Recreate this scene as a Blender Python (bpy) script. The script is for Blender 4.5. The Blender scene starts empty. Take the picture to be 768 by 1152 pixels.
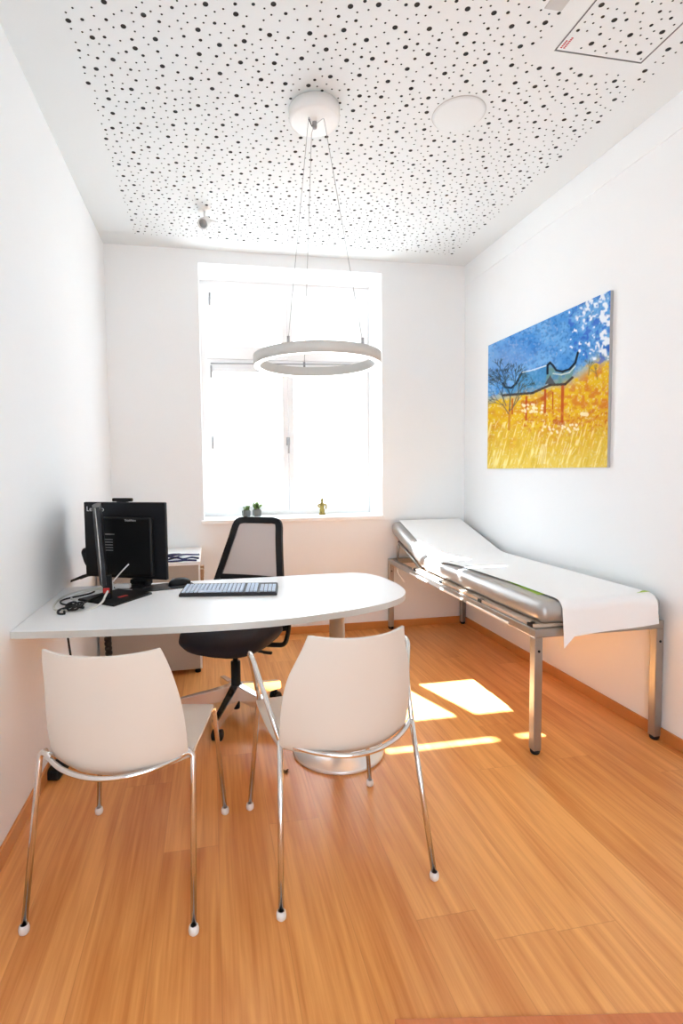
import bpy, bmesh, math, random
import numpy as np
from mathutils import Vector, Matrix, geometry
S = bpy.context.scene
COL = S.collection
random.seed(7)
R = math.radians
# ------------------------------------------------------------------ room numbers (metres)
XL, XR, YB, H = -0.734, 2.135, 4.129, 3.018
WX0, WX1, WZ0, WZ1 = -0.054, 1.403, 0.928, 2.920
YREV = 4.49            # window plane
DT = 0.755             # desk top height

# ------------------------------------------------------------------ materials
def mat(name, color, rough=0.5, metal=0.0, var=0.0, scale=20.0, bump=0.0, coat=0.0, spec=0.5, sheen=0.0):
    m = bpy.data.materials.new(name); m.use_nodes = True
    nt = m.node_tree; b = nt.nodes['Principled BSDF']
    b.inputs['Base Color'].default_value = (*color, 1); b.inputs['Roughness'].default_value = rough
    b.inputs['Metallic'].default_value = metal; b.inputs['Specular IOR Level'].default_value = spec
    if coat: b.inputs['Coat Weight'].default_value = coat; b.inputs['Coat Roughness'].default_value = 0.12
    if sheen: b.inputs['Sheen Weight'].default_value = sheen
    tc = nt.nodes.new('ShaderNodeTexCoord'); nz = nt.nodes.new('ShaderNodeTexNoise')
    nz.inputs['Scale'].default_value = scale; nz.inputs['Detail'].default_value = 3
    nt.links.new(tc.outputs['Object'], nz.inputs['Vector'])
    mx = nt.nodes.new('ShaderNodeMix'); mx.data_type = 'RGBA'
    d = tuple(c * (1 - var) for c in color)
    mx.inputs['A'].default_value = (*d, 1); mx.inputs['B'].default_value = (*color, 1)
    nt.links.new(nz.outputs['Fac'], mx.inputs['Factor']); nt.links.new(mx.outputs['Result'], b.inputs['Base Color'])
    if bump:
        bp = nt.nodes.new('ShaderNodeBump'); bp.inputs['Strength'].default_value = bump; bp.inputs['Distance'].default_value = 0.002
        nt.links.new(nz.outputs['Fac'], bp.inputs['Height']); nt.links.new(bp.outputs['Normal'], b.inputs['Normal'])
    return m

def wood_mat(name, planks=True, c0=(0.56, 0.18, 0.036), c1=(0.88, 0.43, 0.14), rough=0.30):
    m = bpy.data.materials.new(name); m.use_nodes = True
    nt = m.node_tree; N = nt.nodes.new; L = nt.links.new; b = nt.nodes['Principled BSDF']
    tc = N('ShaderNodeTexCoord')
    sep = N('ShaderNodeSeparateXYZ'); L(tc.outputs['Object'], sep.inputs[0])
    def math_(op, a, bb=None):
        n = N('ShaderNodeMath'); n.operation = op
        for i, v in enumerate((a, bb)):
            if v is None: continue
            if isinstance(v, (int, float)): n.inputs[i].default_value = v
            else: L(v, n.inputs[i])
        return n.outputs[0]
    PW, PL = 0.19, 1.3
    px = math_('DIVIDE', sep.outputs['X'], PW); ix = math_('FLOOR', px); fx = math_('FRACT', px)
    w1 = N('ShaderNodeTexWhiteNoise'); w1.noise_dimensions = '1D'; L(ix, w1.inputs['W'])
    py = math_('ADD', math_('DIVIDE', sep.outputs['Y'], PL), math_('MULTIPLY', w1.outputs['Value'], 3.7))
    iy = math_('FLOOR', py); fy = math_('FRACT', py)
    cb = N('ShaderNodeCombineXYZ'); L(ix, cb.inputs[0]); L(iy, cb.inputs[1])
    w2 = N('ShaderNodeTexWhiteNoise'); w2.noise_dimensions = '2D'; L(cb.outputs[0], w2.inputs['Vector'])
    # grain stretched along Y, shifted per plank
    gv = N('ShaderNodeCombineXYZ')
    L(math_('MULTIPLY', sep.outputs['X'], 23.0), gv.inputs[0]); L(math_('MULTIPLY', sep.outputs['Y'], 1.5), gv.inputs[1])
    L(math_('MULTIPLY', w2.outputs['Value'], 40.0 if planks else 0.0), gv.inputs[2])
    g = N('ShaderNodeTexNoise'); g.inputs['Scale'].default_value = 1.0; g.inputs['Detail'].default_value = 6; g.inputs['Distortion'].default_value = 0.6
    L(gv.outputs[0], g.inputs['Vector'])
    gv2 = N('ShaderNodeCombineXYZ')
    L(math_('MULTIPLY', sep.outputs['X'], 115.0), gv2.inputs[0]); L(math_('MULTIPLY', sep.outputs['Y'], 3.0), gv2.inputs[1]); L(w2.outputs['Value'], gv2.inputs[2])
    g2 = N('ShaderNodeTexNoise'); g2.inputs['Scale'].default_value = 1.0; g2.inputs['Detail'].default_value = 4
    L(gv2.outputs[0], g2.inputs['Vector'])
    t = math_('ADD', math_('MULTIPLY', g.outputs['Fac'], 0.95), math_('MULTIPLY', g2.outputs['Fac'], 0.50)); t = math_('SUBTRACT', t, 0.15)
    if planks: t = math_('ADD', t, math_('MULTIPLY', math_('SUBTRACT', w2.outputs['Value'], 0.5), 0.34))
    ramp = N('ShaderNodeValToRGB'); L(t, ramp.inputs[0])
    e = ramp.color_ramp.elements
    e[0].position = 0.25; e[0].color = (*c0, 1); e[1].position = 0.86; e[1].color = (*c1, 1)
    col = ramp.outputs['Color']
    if planks:
        ex = math_('LESS_THAN', math_('MINIMUM', fx, math_('SUBTRACT', 1.0, fx)), 0.006)
        ey = math_('LESS_THAN', math_('MINIMUM', fy, math_('SUBTRACT', 1.0, fy)), 0.0011)
        seam = math_('MAXIMUM', ex, ey)
        mx = N('ShaderNodeMix'); mx.data_type = 'RGBA'; L(math_('MULTIPLY', seam, 0.22), mx.inputs['Factor']); L(col, mx.inputs['A'])
        mx.inputs['B'].default_value = (c0[0]*.5, c0[1]*.4, c0[2]*.4, 1); col = mx.outputs['Result']
    L(col, b.inputs['Base Color'])
    b.inputs['Roughness'].default_value = rough; b.inputs['Specular IOR Level'].default_value = 0.45
    bp = N('ShaderNodeBump'); bp.inputs['Strength'].default_value = 0.06; bp.inputs['Distance'].default_value = 0.002
    L(g2.outputs['Fac'], bp.inputs['Height']); L(bp.outputs['Normal'], b.inputs['Normal'])
    return m

def glass_mat():
    m = bpy.data.materials.new('window_glass'); m.use_nodes = True
    nt = m.node_tree; nt.nodes.remove(nt.nodes['Principled BSDF']); out = nt.nodes['Material Output']
    tr = nt.nodes.new('ShaderNodeBsdfTransparent'); gl = nt.nodes.new('ShaderNodeBsdfGlossy'); gl.inputs['Roughness'].default_value = 0.02
    mx = nt.nodes.new('ShaderNodeMixShader'); mx.inputs[0].default_value = 0.06
    nt.links.new(tr.outputs[0], mx.inputs[1]); nt.links.new(gl.outputs[0], mx.inputs[2]); nt.links.new(mx.outputs[0], out.inputs[0])
    return m
def film_mat():
    m = bpy.data.materials.new('privacy_film'); m.use_nodes = True
    nt = m.node_tree; nt.nodes.remove(nt.nodes['Principled BSDF']); out = nt.nodes['Material Output']
    tl = nt.nodes.new('ShaderNodeBsdfTranslucent'); tl.inputs[0].default_value = (0.62, 0.63, 0.64, 1)
    tr = nt.nodes.new('ShaderNodeBsdfDiffuse'); tr.inputs[0].default_value = (0.9, 0.9, 0.9, 1)
    mx = nt.nodes.new('ShaderNodeMixShader'); mx.inputs[0].default_value = 0.12
    nt.links.new(tl.outputs[0], mx.inputs[1]); nt.links.new(tr.outputs[0], mx.inputs[2]); nt.links.new(mx.outputs[0], out.inputs[0])
    return m
def mesh_mat():       # see-through chair mesh
    m = mat('chair_mesh_fabric', (0.52, 0.475, 0.47), 0.8)
    nt = m.node_tree; b = nt.nodes['Principled BSDF']; out = nt.nodes['Material Output']
    tr = nt.nodes.new('ShaderNodeBsdfTransparent'); mx = nt.nodes.new('ShaderNodeMixShader'); mx.inputs[0].default_value = 0.72
    nt.links.new(tr.outputs[0], mx.inputs[1]); nt.links.new(b.outputs[0], mx.inputs[2]); nt.links.new(mx.outputs[0], out.inputs[0])
    return m
def emit_mat(name, color, strength):
    m = bpy.data.materials.new(name); m.use_nodes = True
    b = m.node_tree.nodes['Principled BSDF']; b.inputs['Base Color'].default_value = (0.9, 0.9, 0.9, 1)
    b.inputs['Emission Color'].default_value = (*color, 1); b.inputs['Emission Strength'].default_value = strength
    return m

M = dict(
    wall=mat('wall_paint', (0.885, 0.90, 0.905), 0.85, var=0.015, scale=6, bump=0.05),
    ceil=mat('ceiling_paint', (0.765, 0.80, 0.805), 0.9, var=0.01, scale=5),
    felt=mat('felt_and_hole_shade', (0.045, 0.045, 0.045), 0.95),
    floor=wood_mat('floor_planks', True),
    skirt=wood_mat('skirting_wood', False, (0.50, 0.17, 0.04), (0.66, 0.29, 0.08)),
    thresh=wood_mat('threshold_wood', False, (0.50, 0.14, 0.04), (0.66, 0.22, 0.08)),
    frame=mat('window_frame_white', (0.90, 0.90, 0.90), 0.35),
    sill=mat('sill_white', (0.90, 0.90, 0.88), 0.3),
    glass=glass_mat(), film=film_mat(),
    steel=mat('brushed_steel', (0.72, 0.72, 0.71), 0.22, 1.0, var=0.08, scale=80),
    polished=mat('polished_steel', (0.86, 0.86, 0.86), 0.26, 0.45),
    dsteel=mat('hinge_grey', (0.35, 0.35, 0.35), 0.4, 0.5),
    chrome=mat('chrome', (0.78, 0.77, 0.76), 0.16, 1.0, var=0.04),
    bedmetal=mat('bed_frame_metal', (0.40, 0.385, 0.36), 0.38, 0.85, var=0.05, scale=60),
    desk=mat('desk_laminate', (0.90, 0.90, 0.90), 0.35, var=0.01),
    deskedge=mat('desk_edge_band', (0.62, 0.62, 0.59), 0.4),
    cabinet=mat('cabinet_laminate_shaded', (0.44, 0.38, 0.32), 0.5, var=0.03),  # shadow and warm floor bounce on pale laminate, put into the colour
    cabwhite=mat('cabinet_white', (0.88, 0.88, 0.87), 0.4),
    shell=mat('chair_shell_plastic', (0.69, 0.63, 0.56), 0.38, var=0.02, scale=8),
    cap=mat('foot_cap_plastic', (0.75, 0.73, 0.70), 0.4),
    black=mat('black_plastic', (0.008, 0.008, 0.009), 0.5, var=0.2, spec=0.3),
    blackm=mat('black_satin', (0.014, 0.014, 0.017), 0.45, var=0.2, spec=0.3),
    fabric=mat('navy_black_fabric', (0.014, 0.013, 0.022), 0.9, var=0.3, scale=200, bump=0.2),
    screen=mat('screen_glass', (0.005, 0.005, 0.006), 0.5, spec=0.2),
    meshf=mesh_mat(),
    key=mat('keycap_grey_blue', (0.55, 0.64, 0.78), 0.5),
    keybody=mat('keyboard_body', (0.012, 0.012, 0.015), 0.5),
    white=mat('white_plastic', (0.86, 0.86, 0.86), 0.4),
    lampgrey=mat('lamp_body', (0.60, 0.59, 0.56), 0.45, var=0.02),
    canopy=mat('lamp_canopy', (0.82, 0.81, 0.79), 0.45),
    led=emit_mat('led_diffuser', (1, 0.99, 0.97), 2.5),
    cable=mat('lamp_cable', (0.38, 0.38, 0.38), 0.5),
    blackc=mat('black_cable', (0.01, 0.01, 0.01), 0.5),
    whitec=mat('white_cable', (0.72, 0.72, 0.68), 0.5),
    navyc=mat('navy_cable', (0.015, 0.018, 0.10), 0.5),
    vinyl=mat('silver_vinyl', (0.46, 0.445, 0.43), 0.34, 0.55, var=0.04, scale=40),
    board=mat('couch_board', (0.62, 0.48, 0.36), 0.6, var=0.1),
    paper=mat('exam_paper', (0.92, 0.92, 0.92), 0.8, var=0.01, bump=0.15, scale=30),
    green=mat('green_sheet', (0.42, 0.60, 0.08), 0.7, var=0.1),
    red=mat('red_plastic', (0.55, 0.02, 0.015), 0.4),
    redink=mat('red_ink', (0.55, 0.06, 0.08), 0.6),
    lettering=mat('light_lettering', (0.75, 0.75, 0.76), 0.5),
    grey=mat('grey_plastic', (0.55, 0.55, 0.54), 0.5),
    stone=mat('stone_pot', (0.16, 0.17, 0.16), 0.8, var=0.3, scale=60, bump=0.2),
    leaf=mat('leaf_green', (0.14, 0.24, 0.05), 0.6, var=0.4, scale=90),
    soil=mat('soil', (0.05, 0.035, 0.02), 0.95),
    gold=mat('gold_figure', (0.40, 0.29, 0.06), 0.5, 0.2, var=0.4, scale=60),
    binder=mat('binder_brown', (0.42, 0.25, 0.13), 0.6, var=0.2),
    scrap=mat('scrap_brown', (0.35, 0.2, 0.07), 0.6, var=0.5, scale=120),
    bark=mat('bark', (0.62, 0.60, 0.57), 0.9, var=0.1),
    ground=mat('ground_outside', (0.45, 0.45, 0.42), 0.9, var=0.2, scale=3),
)

# ------------------------------------------------------------------ mesh helpers
def bm_new(): return bmesh.new()
def xf(bm, verts, mtx):
    for v in verts: v.co = mtx @ v.co
def box(bm, c, s, rot=None, bev=0.0, seg=2, mi=0):
    """box with centre c and size s, optional bevel, rotation matrix about its centre"""
    t = bmesh.new(); r = bmesh.ops.create_cube(t, size=1.0)
    for v in t.verts: v.co = Vector((v.co.x*s[0], v.co.y*s[1], v.co.z*s[2]))
    if bev > 0: bmesh.ops.bevel(t, geom=list(t.edges), offset=min(bev, min(s)*0.49), segments=seg, profile=0.5, affect='EDGES')
    m = Matrix.Translation(Vector(c)) @ (rot.to_4x4() if rot is not None else Matrix())
    for v in t.verts: v.co = m @ v.co
    join(bm, t, mi)
def join(bm, t, mi=0):
    mp = {}
    for v in t.verts: mp[v] = bm.verts.new(v.co)
    for f in t.faces:
        try:
            nf = bm.faces.new([mp[v] for v in f.verts]); nf.smooth = f.smooth; nf.material_index = mi if mi else f.material_index
        except ValueError: pass
    t.free()
def b2(bm, x0, x1, y0, y1, z0, z1, bev=0.0, mi=0, seg=2):
    box(bm, ((x0+x1)/2, (y0+y1)/2, (z0+z1)/2), (abs(x1-x0), abs(y1-y0), abs(z1-z0)), None, bev, seg, mi)
def smooth_path(pts, n=6, closed=False):
    P = [Vector(p) for p in pts]; out = []; k = len(P)
    rng = range(k) if closed else range(k-1)
    for i in rng:
        if closed: p0, p1, p2, p3 = P[i-1], P[i], P[(i+1) % k], P[(i+2) % k]
        else: p0, p1, p2, p3 = P[max(i-1, 0)], P[i], P[i+1], P[min(i+2, k-1)]
        for j in range(n):
            t = j/n
            out.append(0.5*((2*p1)+(p2-p0)*t+(2*p0-5*p1+4*p2-p3)*t*t+(3*p1-p0-3*p2+p3)*t**3))
    if not closed: out.append(P[-1])
    return out
def fillet(pts, r, n=5):
    """polyline with its inner corners rounded by radius r"""
    P = [Vector(p) for p in pts]; out = [P[0]]
    for i in range(1, len(P)-1):
        a, b, c = P[i-1], P[i], P[i+1]
        d1, d2 = (a-b), (c-b); k = min(r, d1.length*0.45, d2.length*0.45)
        s, e = b+d1.normalized()*k, b+d2.normalized()*k
        for j in range(n+1):
            t = j/n; out.append((1-t)**2*s+2*t*(1-t)*b+t*t*e)
    out.append(P[-1]); return out
def tube(bm, pts, r, seg=10, closed=False, cap=True, mi=0):
    P = [Vector(p) for p in pts]; n = len(P); rings = []
    rad = r if callable(r) else (lambda t: r)
    T = []
    for i in range(n):
        if closed: d = P[(i+1) % n]-P[i-1]
        else: d = P[min(i+1, n-1)]-P[max(i-1, 0)]
        T.append(d.normalized())
    up = Vector((0, 0, 1)) if abs(T[0].z) < 0.9 else Vector((1, 0, 0))
    u = T[0].cross(up).normalized()
    for i in range(n):
        u = (u-T[i]*u.dot(T[i])).normalized(); w = T[i].cross(u); q = rad(i/max(n-1, 1))
        rings.append([bm.verts.new(P[i]+u*math.cos(2*math.pi*j/seg)*q+w*math.sin(2*math.pi*j/seg)*q) for j in range(seg)])
    for i in range(n if closed else n-1):
        a, b = rings[i], rings[(i+1) % n]
        for j in range(seg):
            f = bm.faces.new((a[j], a[(j+1) % seg], b[(j+1) % seg], b[j])); f.smooth = True; f.material_index = mi
    if cap and not closed:
        f = bm.faces.new(list(reversed(rings[0]))); f.material_index = mi
        f = bm.faces.new(rings[-1]); f.material_index = mi
def lathe(bm, prof, c=(0, 0, 0), seg=32, mtx=None, mi=0):
    """prof: list of (radius, z); closed at axis where radius is 0"""
    rings = []
    for (r, z) in prof:
        if r <= 1e-6: rings.append([bm.verts.new(Vector((0, 0, z)))])
        else: rings.append([bm.verts.new(Vector((r*math.cos(2*math.pi*j/seg), r*math.sin(2*math.pi*j/seg), z))) for j in range(seg)])
    m = Matrix.Translation(Vector(c)) @ (mtx.to_4x4() if mtx is not None else Matrix())
    for ring in rings:
        for v in ring: v.co = m @ v.co
    for a, b in zip(rings[:-1], rings[1:]):
        for j in range(seg):
            k = (j+1) % seg
            if len(a) == 1 and len(b) == 1: continue
            if len(a) == 1: f = bm.faces.new((a[0], b[k], b[j]))
            elif len(b) == 1: f = bm.faces.new((a[j], a[k], b[0]))
            else: f = bm.faces.new((a[j], a[k], b[k], b[j]))
            f.smooth = True; f.material_index = mi
def extrude_poly(bm, pts, z0, z1, bev=0.0, mi_side=0):
    vs = [bm.verts.new((x, y, z0)) for x, y in pts]; vt = [bm.verts.new((x, y, z1)) for x, y in pts]
    bm.faces.new(list(reversed(vs))); ft = bm.faces.new(vt); n = len(pts)
    for i in range(n):
        f = bm.faces.new((vs[i], vs[(i+1) % n], vt[(i+1) % n], vt[i])); f.material_index = mi_side
    if bev: bmesh.ops.bevel(bm, geom=[e for e in ft.edges], offset=bev, segments=2, affect='EDGES')
def grid(bm, fn, nu, nv, mi=0):
    g = [[bm.verts.new(fn(i/nu, j/nv)) for j in range(nv+1)] for i in range(nu+1)]
    for i in range(nu):
        for j in range(nv):
            f = bm.faces.new((g[i][j], g[i+1][j], g[i+1][j+1], g[i][j+1])); f.smooth = True; f.material_index = mi
    return g

def root_mtx(o):
    m = Matrix()
    while o is not None: m = Matrix.LocRotScale(o.location, o.rotation_euler, None) @ m; o = o.parent
    return m
def obj(name, bm, m, parent=None, world=False, base=None, mods=None):
    """link bm as one mesh object; world=True: its coordinates are world ones"""
    if world and parent is not None:
        inv = root_mtx(parent).inverted()
        for v in bm.verts: v.co = inv @ v.co
    if base is not None:
        for v in bm.verts: v.co -= Vector(base)
    bmesh.ops.recalc_face_normals(bm, faces=list(bm.faces))
    me = bpy.data.meshes.new(name); bm.to_mesh(me); bm.free()
    for x in (m if isinstance(m, (list, tuple)) else [m]): me.materials.append(x)
    o = bpy.data.objects.new(name, me); COL.objects.link(o)
    if parent is not None: o.parent = parent
    if base is not None: o.location = base
    return o
def tag(o, label, cat, group=None):
    o['label'] = label; o['category'] = cat
    if group: o['group'] = group
    return o
def thing(name, label, cat, loc=(0, 0, 0), rz=0.0, group=None):
    o = bpy.data.objects.new(name, None); COL.objects.link(o); o.empty_display_size = 0.05
    o.location = loc; o.rotation_euler = (0, 0, rz)
    return tag(o, label, cat, group)
def struct(name, bm, m, parent=None):
    o = obj(name, bm, m, parent)
    if parent is None: o['kind'] = 'structure'
    return o
def text_part(name, txt, size, m, mtx, parent, depth=0.0006, world=True):
    cu = bpy.data.curves.new(name, 'FONT'); cu.body = txt; cu.size = size; cu.extrude = depth; cu.resolution_u = 3
    t = bpy.data.objects.new(name + '_tmp', cu); COL.objects.link(t)
    dg = bpy.context.evaluated_depsgraph_get(); me = bpy.data.meshes.new_from_object(t.evaluated_get(dg))
    bpy.data.objects.remove(t); bpy.data.curves.remove(cu)
    me.transform((root_mtx(parent).inverted() @ mtx) if world else mtx)
    me.materials.clear(); me.materials.append(m)
    o = bpy.data.objects.new(name, me); COL.objects.link(o); o.parent = parent
    return o

# ================================================================== SETTING
Y0 = -0.6                 # how far the side walls and floor run behind the camera
bm = bm_new(); b2(bm, XL-0.2, XR+0.2, Y0, YB+0.05, -0.1, 0.0); struct('floor', bm, M['floor'])
bm = bm_new(); b2(bm, XL-0.2, XL, Y0, YB+0.55, 0, H+0.15); struct('wall_left', bm, M['wall'])
bm = bm_new(); b2(bm, XR, XR+0.2, Y0, YB+0.55, 0, H+0.15); struct('wall_right', bm, M['wall'])
bm = bm_new()
YO = YB+0.55              # outside face
b2(bm, XL, WX0, YB, YO, 0, H+0.15); b2(bm, WX1, XR, YB, YO, 0, H+0.15)
b2(bm, WX0, WX1, YB, YO, 0, WZ0); b2(bm, WX0, WX1, YB, YO, WZ1, H+0.15)
struct('wall_back', bm, M['wall'])
bm = bm_new(); b2(bm, XL, -0.25, Y0-0.1, Y0, 0, H+0.15); b2(bm, 0.85, XR, Y0-0.1, Y0, 0, H+0.15); b2(bm, -0.25, 0.85, Y0-0.1, Y0, 2.3, H+0.15); struct('wall_front', bm, M['wall'])
# shallow step of the plaster high on the right wall
bm = bm_new(); b2(bm, XR-0.006, XR+0.01, Y0, YB, 2.855, H, 0.002); struct('trim_1', bm, M['wall'])
# skirting boards
BH, BT = 0.061, 0.013
bm = bm_new(); b2(bm, XL, XL+BT, Y0, YB, 0, BH, 0.003); struct('baseboard_left', bm, M['skirt'])
bm = bm_new(); b2(bm, XR-BT, XR, Y0, YB, 0, BH, 0.003); struct('baseboard_right', bm, M['skirt'])
def swap_xy(o):           # grain along the board: run it along local Y
    for v in o.data.vertices: v.co = (v.co.y, -v.co.x, v.co.z)
    o.rotation_euler = (0, 0, math.pi/2)
bm = bm_new(); b2(bm, XL+BT, XR-BT, YB-BT, YB, 0, BH, 0.003); o = struct('baseboard_back', bm, M['skirt']); swap_xy(o)
bm = bm_new(); a = math.atan2(1.004-1.112, 1.096-0.473)
box(bm, (0.82, 0.985, 0.003), (0.86, 0.14, 0.006), Matrix.Rotation(a, 3, 'Z'), 0.002); struct('trim_2', bm, M['thresh'])

# ---- ceiling: plain border, perforated field (real holes with felt above), hatch opening
PX0, PX1, PY0, PY1 = -0.495, 1.925, 0.75, 3.935
HX0, HX1, HY0, HY1 = 1.412, 1.814, 1.58, 1.984       # hatch
SP = (1.203, 2.40, 0.122)                              # round disc
CAN = (0.53, 2.47, 0.118)
def scatter(x0, x1, y0, y1, avoid, rnd):
    holes = []; cell = {}; cs = 0.06
    def ok(x, y, r, gap):
        for f in avoid:
            if f(x, y): return False
        cx, cy = int(math.floor(x/cs)), int(math.floor(y/cs)); k = 2
        for i in range(cx-k, cx+k+1):
            for j in range(cy-k, cy+k+1):
                for (hx, hy, hr, hg) in cell.get((i, j), ()):
                    if (hx-x)**2+(hy-y)**2 < max(gap if gap <= hg else hg, r+hr+0.014)**2 and not (gap < hg and (hx-x)**2+(hy-y)**2 >= (r+hr+0.022)**2): return False
        return True
    area = (x1-x0)*(y1-y0)
    for r, gap, dens in ((0.0105, 0.095, 75), (0.0070, 0.058, 95), (0.0042, 0.0335, 540)):
        tries = int(area*dens*14)
        n = 0
        for _ in range(tries):
            x, y = rnd.uniform(x0+r+.002, x1-r-.002), rnd.uniform(y0+r+.002, y1-r-.002)
            if ok(x, y, r, gap):
                holes.append((x, y, r)); cell.setdefault((int(math.floor(x/cs)), int(math.floor(y/cs))), []).append((x, y, r, gap)); n += 1
                if n >= area*dens: break
    return holes
def perforated(bm, x0, x1, y0, y1, holes, z, th=0.004, inner=()):
    """flat panel with real holes; strips triangulated one by one; inner = extra rectangular openings"""
    holes = sorted(holes, key=lambda h: h[1])
    vs = [Vector((x0, y0)), Vector((x1, y0)), Vector((x1, y1)), Vector((x0, y1))]
    polys = [[0, 1, 2, 3]]; rims = []
    for (a0, a1, c0, c1) in inner:
        b = len(vs); vs += [Vector((a0, c0)), Vector((a1, c0)), Vector((a1, c1)), Vector((a0, c1))]; polys.append([b, b+1, b+2, b+3])
    for (x, y, r) in holes:
        n = 12 if r > 0.009 else (10 if r > 0.006 else 8); b = len(vs)
        vs += [Vector((x+r*math.cos(2*math.pi*k/n), y+r*math.sin(2*math.pi*k/n))) for k in range(n)]
        polys.append(list(range(b, b+n))); rims.append((b, n))
    v2, e2, f2, ov, oe, of = geometry.delaunay_2d_cdt(vs, [], polys, 0, 1e-6)
    V = [bm.verts.new((p.x, p.y, z)) for p in v2]
    for f, src in zip(f2, of):
        if any(s > 0 for s in src): continue
        if 0 not in src: continue
        try: bm.faces.new([V[i] for i in f])
        except ValueError: pass
    for (x, y, r) in holes:
        n = 12 if r > 0.009 else (10 if r > 0.006 else 8)
        a = [bm.verts.new((x+r*math.cos(2*math.pi*k/n), y+r*math.sin(2*math.pi*k/n), z)) for k in range(n)]
        c = [bm.verts.new((v.co.x, v.co.y, z+th)) for v in a]
        for k in range(n):
            f = bm.faces.new((a[k], a[(k+1) % n], c[(k+1) % n], c[k])); f.smooth = True; f.material_index = 1  # walls of the white board take the felt's black: shade put into colour
rnd = random.Random(11)
HMX0, HMX1, HMY0, HMY1 = HX0-0.085, HX1+0.045, HY0-0.1, HY1+0.075
avoid = [lambda x, y: HMX0 < x < HMX1 and HMY0 < y < HMY1,
         lambda x, y: (x-SP[0])**2+(y-SP[1])**2 < (SP[2]+0.012)**2,
         lambda x, y: (x-CAN[0])**2+(y-CAN[1])**2 < 0.06**2,
         lambda x, y: 1.235 < x < 1.33 and 1.72 < y < 1.825]
bm = bm_new()
holes = scatter(PX0, PX1, PY0, PY1, avoid, rnd)
perforated(bm, PX0, PX1, PY0, PY1, holes, H, inner=[(HX0-0.003, HX1+0.003, HY0-0.003, HY1+0.003)])
def quad(bm, x0, x1, y0, y1, z, mi=0):
    f = bm.faces.new([bm.verts.new(p) for p in ((x0, y0, z), (x1, y0, z), (x1, y1, z), (x0, y1, z))]); f.material_index = mi
quad(bm, XL, PX0, Y0, YB, H); quad(bm, PX1, XR, Y0, YB, H); quad(bm, PX0, PX1, Y0, PY0, H); quad(bm, PX0, PX1, PY1, YB, H)
b2(bm, XL-0.2, XR+0.2, Y0, YB+0.1, H+0.0042, H+0.15, mi=1)
struct('ceiling', bm, [M['ceil'], M['felt']])

# access hatch
t = thing('access_hatch', 'square perforated ceiling hatch with a thin grey outline and small red marking', 'ceiling hatch', ((HX0+HX1)/2, (HY0+HY1)/2, H))
bm = bm_new(); hh = scatter(HX0+0.012, HX1-0.012, HY0+0.012, HY1-0.012, [lambda x, y: x < HX0+0.09 and y > HY1-0.10], random.Random(5))
perforated(bm, HX0+0.004, HX1-0.004, HY0+0.004, HY1-0.004, hh, H, th=0.004); obj('hatch_panel', bm, [M['ceil'], M['felt']], t, True)
bm = bm_new(); w = 0.0026
for (x0, x1, y0, y1) in ((HX0-w, HX1+w, HY0-w, HY0), (HX0-w, HX1+w, HY1, HY1+w), (HX0-w, HX0, HY0, HY1), (HX1, HX1+w, HY0, HY1)): b2(bm, x0, x1, y0, y1, H-0.001, H+0.0041)
obj('hatch_frame', bm, M['dsteel'], t, True)['label'] = 'thin grey metal outline of the hatch'
bm = bm_new()
for k, (yy, n) in enumerate(((HY1-0.022, 5), (HY1-0.040, 7))):
    for q in range(n): b2(bm, HX0+0.012+k*0.013, HX0+0.020+k*0.013, HY1-0.020-q*0.008, HY1-0.0155-q*0.008, H-0.0012, H+0.0002)
obj('red_marking', bm, M['redink'], t, True)['label'] = 'two small rows of red marks in the hatch corner'
bm = bm_new(); b2(bm, 1.246, 1.316, 1.735, 1.815, H-0.004, H, 0.001)
tag(obj('cover_plate', bm, M['grey'], base=(1.281, 1.775, H)), 'small flat grey square plate on the ceiling beside the hatch', 'cover plate')
bm = bm_new(); lathe(bm, [(0, -0.010), (SP[2]-0.012, -0.010), (SP[2]-0.004, -0.008), (SP[2], -0.002), (SP[2], 0)], (SP[0], SP[1], H), 48)
t = thing('ceiling_disc', 'flat plain white round cover in the perforated ceiling right of the lamp', 'ceiling cover', (SP[0], SP[1], H)); obj('cover', bm, M['ceil'], t, True)
bm = bm_new(); tube(bm, [(SP[0]+(SP[2]+.001)*math.cos(a_), SP[1]+(SP[2]+.001)*math.sin(a_), H-0.001) for a_ in np.linspace(0, 2*math.pi, 49)[:-1]], 0.0022, 6, closed=True); obj('rim', bm, M['grey'], t, True)

# small ceiling spotlight
sx, sy = -0.007, 3.50
t = thing('ceiling_spotlight', 'small white swivelling spotlight on the ceiling near the window wall', 'spotlight', (sx, sy, H))
bm = bm_new(); lathe(bm, [(0, -0.018), (0.035, -0.018), (0.042, -0.012), (0.042, 0)], (sx+0.01, sy, H), 28); obj('base', bm, M['canopy'], t, True)
bm = bm_new(); tube(bm, [(sx+0.01, sy, H-0.015), (sx+0.012, sy-0.005, H-0.06)], 0.008, 10); obj('arm', bm, M['canopy'], t, True)
bm = bm_new(); md = Vector((-0.35, -0.75, -0.55)).to_track_quat('Z', 'Y').to_matrix()
lathe(bm, [(0, -0.045), (0.022, -0.043), (0.032, -0.03), (0.036, 0.03), (0.034, 0.042), (0.029, 0.042), (0.027, 0.030), (0, 0.028)], (sx+0.012, sy-0.005, H-0.088), 28, md)
h_ = obj('lamp_head', bm, M['canopy'], t, True)
bm = bm_new(); lathe(bm, [(0, 0.033), (0.026, 0.033), (0.026, 0.029), (0, 0.029)], (sx+0.012, sy-0.005, H-0.088), 24, md); obj('lens', bm, M['dsteel'], h_, True)
bm = bm_new(); tube(bm, [(sx+0.04, sy-0.01, H-0.075), (sx+0.085, sy-0.02, H-0.085)], 0.006, 8); obj('side_knob', bm, M['canopy'], t, True)

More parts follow.
